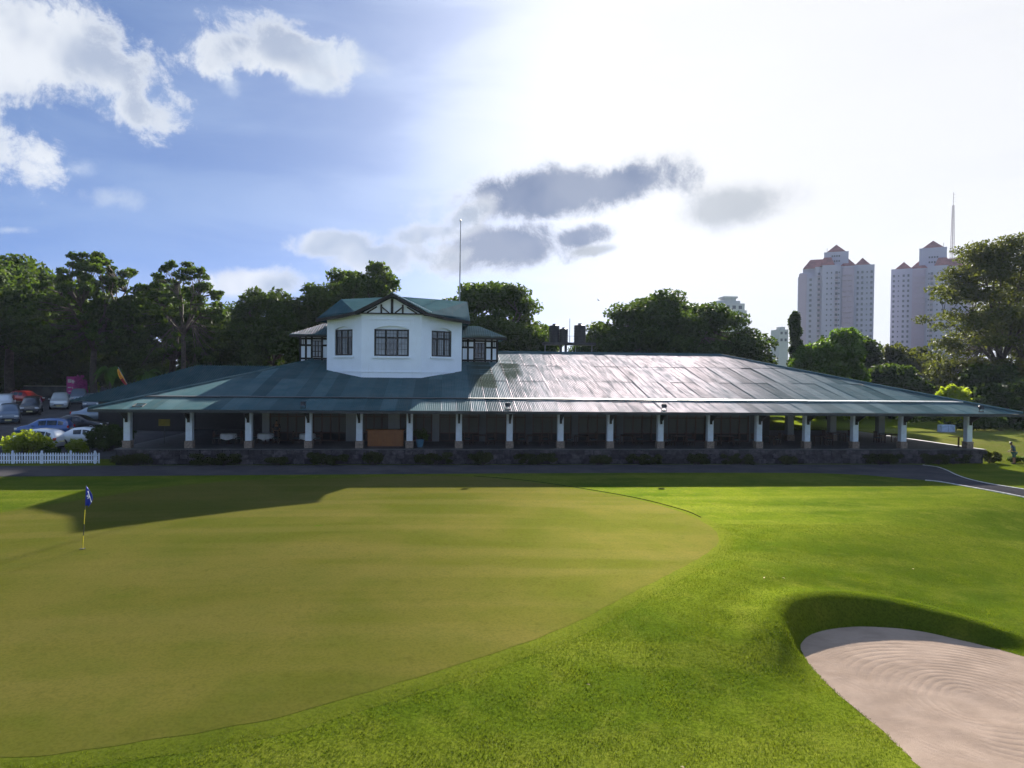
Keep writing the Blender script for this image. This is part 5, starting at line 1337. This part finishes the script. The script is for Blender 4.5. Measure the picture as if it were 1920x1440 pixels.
# ------------------------------------------------------------------ people
def skin_body(name, joints, bones, rad, mat, parent, sub=2):
    me = bpy.data.meshes.new(name); keys = list(joints); me.from_pydata([joints[k] for k in keys], [(keys.index(a), keys.index(b_)) for a, b_ in bones], []); me.update()
    o = link(name, me, mat, parent); sm = o.modifiers.new('skin', 'SKIN'); sm.use_smooth_shade = True
    ly = me.skin_vertices[0] if me.skin_vertices else None
    if ly is None:
        bm = bmesh.new(); bm.from_mesh(me); bm.verts.layers.skin.verify(); bm.to_mesh(me); bm.free(); ly = me.skin_vertices[0]
    for i, k in enumerate(keys):
        r = rad[k]; ly.data[i].radius = r if isinstance(r, tuple) else (r, r); ly.data[i].use_root = (i == 0)
    ss = o.modifiers.new('sub', 'SUBSURF'); ss.levels = sub; ss.render_levels = sub
    return o
def person(label, x, y, z, rz, pose, top, bottom):
    root = empty('person', (x, y, z), rz); tag(root, label, 'person')
    J = dict(pose); arms = [('chest', 'shL'), ('shL', 'elL'), ('elL', 'wrL'), ('wrL', 'paL'), ('chest', 'shR'), ('shR', 'elR'), ('elR', 'wrR'), ('wrR', 'paR')]
    legs = [('pelvis', 'hiL'), ('hiL', 'knL'), ('knL', 'anL'), ('anL', 'toL'), ('pelvis', 'hiR'), ('hiR', 'knR'), ('knR', 'anR'), ('anR', 'toR')]
    rad = {'pelvis': (.15, .11), 'waist': (.135, .10), 'chest': (.16, .11), 'neck': .052, 'head0': (.072, .085), 'head1': (.082, .098), 'head2': (.05, .06)}
    for s in 'LR': rad.update({'sh'+s: .058, 'el'+s: .042, 'wr'+s: .030, 'pa'+s: (.04, .022), 'hi'+s: .085, 'kn'+s: .058, 'an'+s: .042, 'to'+s: .035})
    fingers = []
    for s in 'LR':
        wv = Vector(J['pa'+s]); d = (wv-Vector(J['wr'+s])).normalized(); side = d.cross(Vector((0, 1, 0)));
        if side.length < .1: side = d.cross(Vector((1, 0, 0)))
        side.normalize()
        for q in range(5):
            a = f'f{s}{q}a'; b_ = f'f{s}{q}b'; o = (q-1.5)*.021
            if q == 4: J[a] = wv-side*.045-d*.01; J[b_] = wv-side*.07+d*.025
            else: J[a] = wv+side*o+d*.05; J[b_] = wv+side*o*1.1+d*(.095-.008*abs(q-1))+Vector((0, -.015, 0))
            rad[a] = .0095; rad[b_] = .0075; fingers += [('pa'+s, a), (a, b_)]
    bones = [('pelvis', 'waist'), ('waist', 'chest'), ('chest', 'neck'), ('neck', 'head0'), ('head0', 'head1'), ('head1', 'head2')]+arms+legs+fingers
    order = ['pelvis']+[k for k in J if k != 'pelvis']; J = {k: tuple(J[k]) for k in order}
    skin_body('body', J, bones, rad, 'skin', root)
    # clothes: the same chains, a little fuller, ending at sleeve and hem
    def mid(a, b_, t): return tuple(J[a][i]+(J[b_][i]-J[a][i])*t for i in range(3))
    tj = {'pelvis': mid('pelvis', 'waist', -.1), 'waist': J['waist'], 'chest': J['chest'], 'collar': mid('chest', 'neck', .55)}; tb = [('pelvis', 'waist'), ('waist', 'chest'), ('chest', 'collar')]
    tr_ = {'pelvis': (.175, .135), 'waist': (.155, .12), 'chest': (.18, .13), 'collar': .075}
    for s in 'LR': tj['sh'+s] = J['sh'+s]; tj['sl'+s] = mid('sh'+s, 'el'+s, .75 if bottom == 'shorts_teal' else 1.0); tb += [('chest', 'sh'+s), ('sh'+s, 'sl'+s)]; tr_['sh'+s] = .075; tr_['sl'+s] = .062
    skin_body('shirt', tj, tb, tr_, top, root)
    lj = {'pelvis': J['pelvis']}; lb_ = []; lr = {'pelvis': (.17, .13)}
    for s in 'LR':
        lj['hi'+s] = J['hi'+s]; lj['kn'+s] = J['kn'+s]; lb_ += [('pelvis', 'hi'+s), ('hi'+s, 'kn'+s)]; lr['hi'+s] = .105; lr['kn'+s] = .085
        if bottom != 'shorts_teal': lj['an'+s] = mid('kn'+s, 'an'+s, .95); lb_ += [('kn'+s, 'an'+s)]; lr['kn'+s] = .075; lr['an'+s] = .062
    skin_body('shorts' if bottom == 'shorts_teal' else 'trousers', lj, lb_, lr, bottom, root)
    hc = Vector(J['head1'])+Vector((0, .015, .035)); V, F = [], []
    for i in range(7):
        for j in range(14):
            a = 2*math.pi*j/14; t = math.pi*.56*i/6; V.append(hc+Vector((.09*math.sin(t)*math.cos(a), .108*math.sin(t)*math.sin(a), .10*math.cos(t))))
    for i in range(6):
        for j in range(14): F.append((i*14+j, i*14+(j+1) % 14, (i+1)*14+(j+1) % 14, (i+1)*14+j))
    me = bpy.data.meshes.new('hair'); me.from_pydata(V, [], F); me.update(); me.polygons.foreach_set('use_smooth', [True]*len(F)); link('hair', me, 'hair', root)
    for s, k in (('L', 'anL'), ('R', 'anR')):
        a = Vector(J[k]); MB().tube([a+Vector((0, .05, -.05)), a+Vector((0, -.06, -.055)), a+Vector((0, -.19, -.065))], [.045, .048, .03], 8).build('shoe', 'tyre', root, smooth=True)
    fc = Vector(J['head1'])
    MB().tube([fc+Vector((0, -.098, .02)), fc+Vector((0, -.118, -.02)), fc+Vector((0, -.095, -.03))], [.008, .014, .008], 6).build('nose', 'skin', root)
    for sx in (-1, 1): MB().lathe([(.004, -.01), (.012, 0), (.004, .01)], (fc.x+sx*.034, fc.y-.092, fc.z+.025), 8).build('eye', 'hair', root)
stand = {'pelvis': (0, 0, .93), 'waist': (0, .0, 1.10), 'chest': (0, .0, 1.34), 'neck': (0, .01, 1.48), 'head0': (0, -.015, 1.56), 'head1': (0, -.02, 1.65), 'head2': (0, -.01, 1.73),
         'shL': (.19, 0, 1.41), 'elL': (.26, .03, 1.13), 'wrL': (.20, -.12, .92), 'paL': (.19, -.15, .85), 'shR': (-.19, 0, 1.41), 'elR': (-.26, .03, 1.13), 'wrR': (-.20, -.12, .92), 'paR': (-.19, -.15, .85),
         'hiL': (.09, 0, .86), 'knL': (.10, -.02, .48), 'anL': (.10, .02, .09), 'toL': (.10, -.14, .03), 'hiR': (-.09, 0, .86), 'knR': (-.10, -.02, .48), 'anR': (-.10, .02, .09), 'toR': (-.10, -.14, .03)}
person('waiter in dark clothes standing on the verandah between the third and fourth columns', -12.75, 55.4, FLZ, .3, stand, 'suit_dark', 'suit_dark')
bend = dict(stand)
bend.update({'waist': (0, -.03, 1.09), 'chest': (0, -.12, 1.31), 'neck': (0, -.17, 1.43), 'head0': (0, -.22, 1.49), 'head1': (0, -.25, 1.57), 'head2': (0, -.26, 1.65), 'shL': (.19, -.13, 1.37), 'elL': (.42, -.02, 1.17), 'wrL': (.24, -.12, .98), 'paL': (.20, -.17, .94),
             'shR': (-.19, -.13, 1.37), 'elR': (-.27, -.2, 1.1), 'wrR': (-.14, -.38, .98), 'paR': (-.10, -.43, .94)})
person('person in teal shirt and shorts bending over the plant bed at the right edge', 43.9, 50.9, H(43.9, 50.9), math.pi+.5, bend, 'shirt_teal', 'shorts_teal')

# ------------------------------------------------------------------ on the course
fx, fy = -12.39, 25.66; fz = H(fx, fy)+.022
gf = empty('golf_flag', (fx, fy, fz)); tag(gf, 'golf flagstick with limp blue flag on the putting green', 'golf flag')
segs = [(-.1, .45, 'stick_yellow'), (.45, .85, 'stick_dark'), (.85, 1.35, 'stick_yellow'), (1.35, 2.18, 'stick_dark')]
for z0, z1, mt in segs: MB().tube([(.12*z0/2.2, 0, z0), (.12*z1/2.2, 0, z1)], .014, 6).build('stick', mt, gf)
V, F = [], []; n = 14
for i in range(n):
    t = i/(n-1); w = .015+.20*math.sin(math.pi*min(1, .03+t*.86))
    for q in range(6): s = q/5; V.append((.125+w*s, -.015-.05*math.sin(s*5.5+t*2)*(.4+t), 2.17-.66*t-.07*s))
for i in range(n-1):
    for q in range(5): F.append((i*6+q, i*6+q+1, i*6+q+7, i*6+q+6))
me = bpy.data.meshes.new('flag_cloth'); me.from_pydata(V, [], F); me.update(); me.polygons.foreach_set('use_smooth', [True]*len(F)); fc_ = link('flag_cloth', me, 'flag_blue', gf); md = fc_.modifiers.new('t', 'SOLIDIFY'); md.thickness = .006
cu = bpy.data.curves.new('number', 'FONT'); cu.body = '9'; cu.size = .20; cu.align_x = 'CENTER'; cu.extrude = .003; tmp = bpy.data.objects.new('tmp', cu); COL.objects.link(tmp)
dg = bpy.context.evaluated_depsgraph_get(); nm_ = bpy.data.meshes.new_from_object(tmp.evaluated_get(dg)); bpy.data.objects.remove(tmp)
o = link('number', nm_, 'flag_white', fc_); o.location = (.22, -.085, 1.74); o.rotation_euler = (math.pi/2, 0, .12)
MB().bar((.20, -.06, 2.0), (.315, -.062, 1.62), .012, .03).build('flag_hem', 'flag_white', fc_)
MB().lathe([(.09, .004), (.09, .008)], n=20).build('cup_rim', 'hole_dark', gf)
hp_ = resample([(1.9, 45.3), (5.5, 42.9), (9.7, 37.7), (11.45, 33.7), (11.75, 31.5)], 80)
tag(MB().tube([(a, b_, H(a, b_)+.012) for a, b_ in hp_], .017, 6).build('hose', 'hose_black'), 'thin black hose lying along the far right edge of the putting green', 'hose')
ub = empty('utility_box', (52.3, 69.6, H(52.3, 69.6))); tag(ub, 'pale blue utility box at the far edge of the field', 'utility box')
MB().box(-.75, .75, -.35, .35, .08, .78).build('cabinet', 'box_blue', ub, bevel=.03); MB().box(-.8, .8, -.4, .4, 0, .08).build('base', 'concrete', ub); MB().box(-.01, .01, -.36, -.35, .12, .74).build('door_gap', 'rail_dark', ub)
lv = [(4.42, 12.62, 'dry leaf alone on the near grass left of the bunker'), (8.35, 12.15, 'dry leaf on the grass just outside the near bunker edge'), (10.3, 21.9, 'pale dry leaf on the bunker shoulder'), (11.0, 22.0, 'pale dry leaf on the bunker shoulder, right one of two'), (17.0, 24.2, 'dry leaf on the bright lawn above the bunker'),
      (18.6, 20.3, 'dry leaf on the lawn at the right edge'), (3.2, 15.3, 'dry leaf on the grass below the putting green')]
for x, y, lb in lv:
    a = rnd.uniform(0, 6); z = H(x, y)+.04; s = .055
    V = [(x+s*math.cos(a)*u-s*.5*math.sin(a)*v, y+s*math.sin(a)*u+s*.5*math.cos(a)*v, z+.018*abs(v)+.01*u) for u, v in ((-1, 0), (-.3, .8), (.5, .7), (1.1, 0), (.5, -.7), (-.3, -.8), (0, 0))]
    o = MB().add(V, [(0, 1, 6), (1, 2, 6), (2, 3, 6), (3, 4, 6), (4, 5, 6), (5, 0, 6)]).build('fallen_leaf', 'leaf_litter'); tag(o, lb, 'leaf', 'fallen leaves on the grass')

# ------------------------------------------------------------------ air
hb = MB().box(-300, 560, -160, 640, -4, 133).build('haze', None); tag(hb, kind='stuff')
hm = bpy.data.materials.new('haze_air'); hm.use_nodes = True; ht = NT(hm.node_tree); ht.n.clear()
ho = ht.n.new('ShaderNodeOutputMaterial'); hv = ht.n.new('ShaderNodeVolumePrincipled')
hv.inputs['Color'].default_value = (.66, .76, 1.0, 1); hv.inputs['Density'].default_value = .00007; hv.inputs['Anisotropy'].default_value = .15
ht.l.new(hv.outputs[0], ho.inputs['Volume']); hb.data.materials.append(hm)
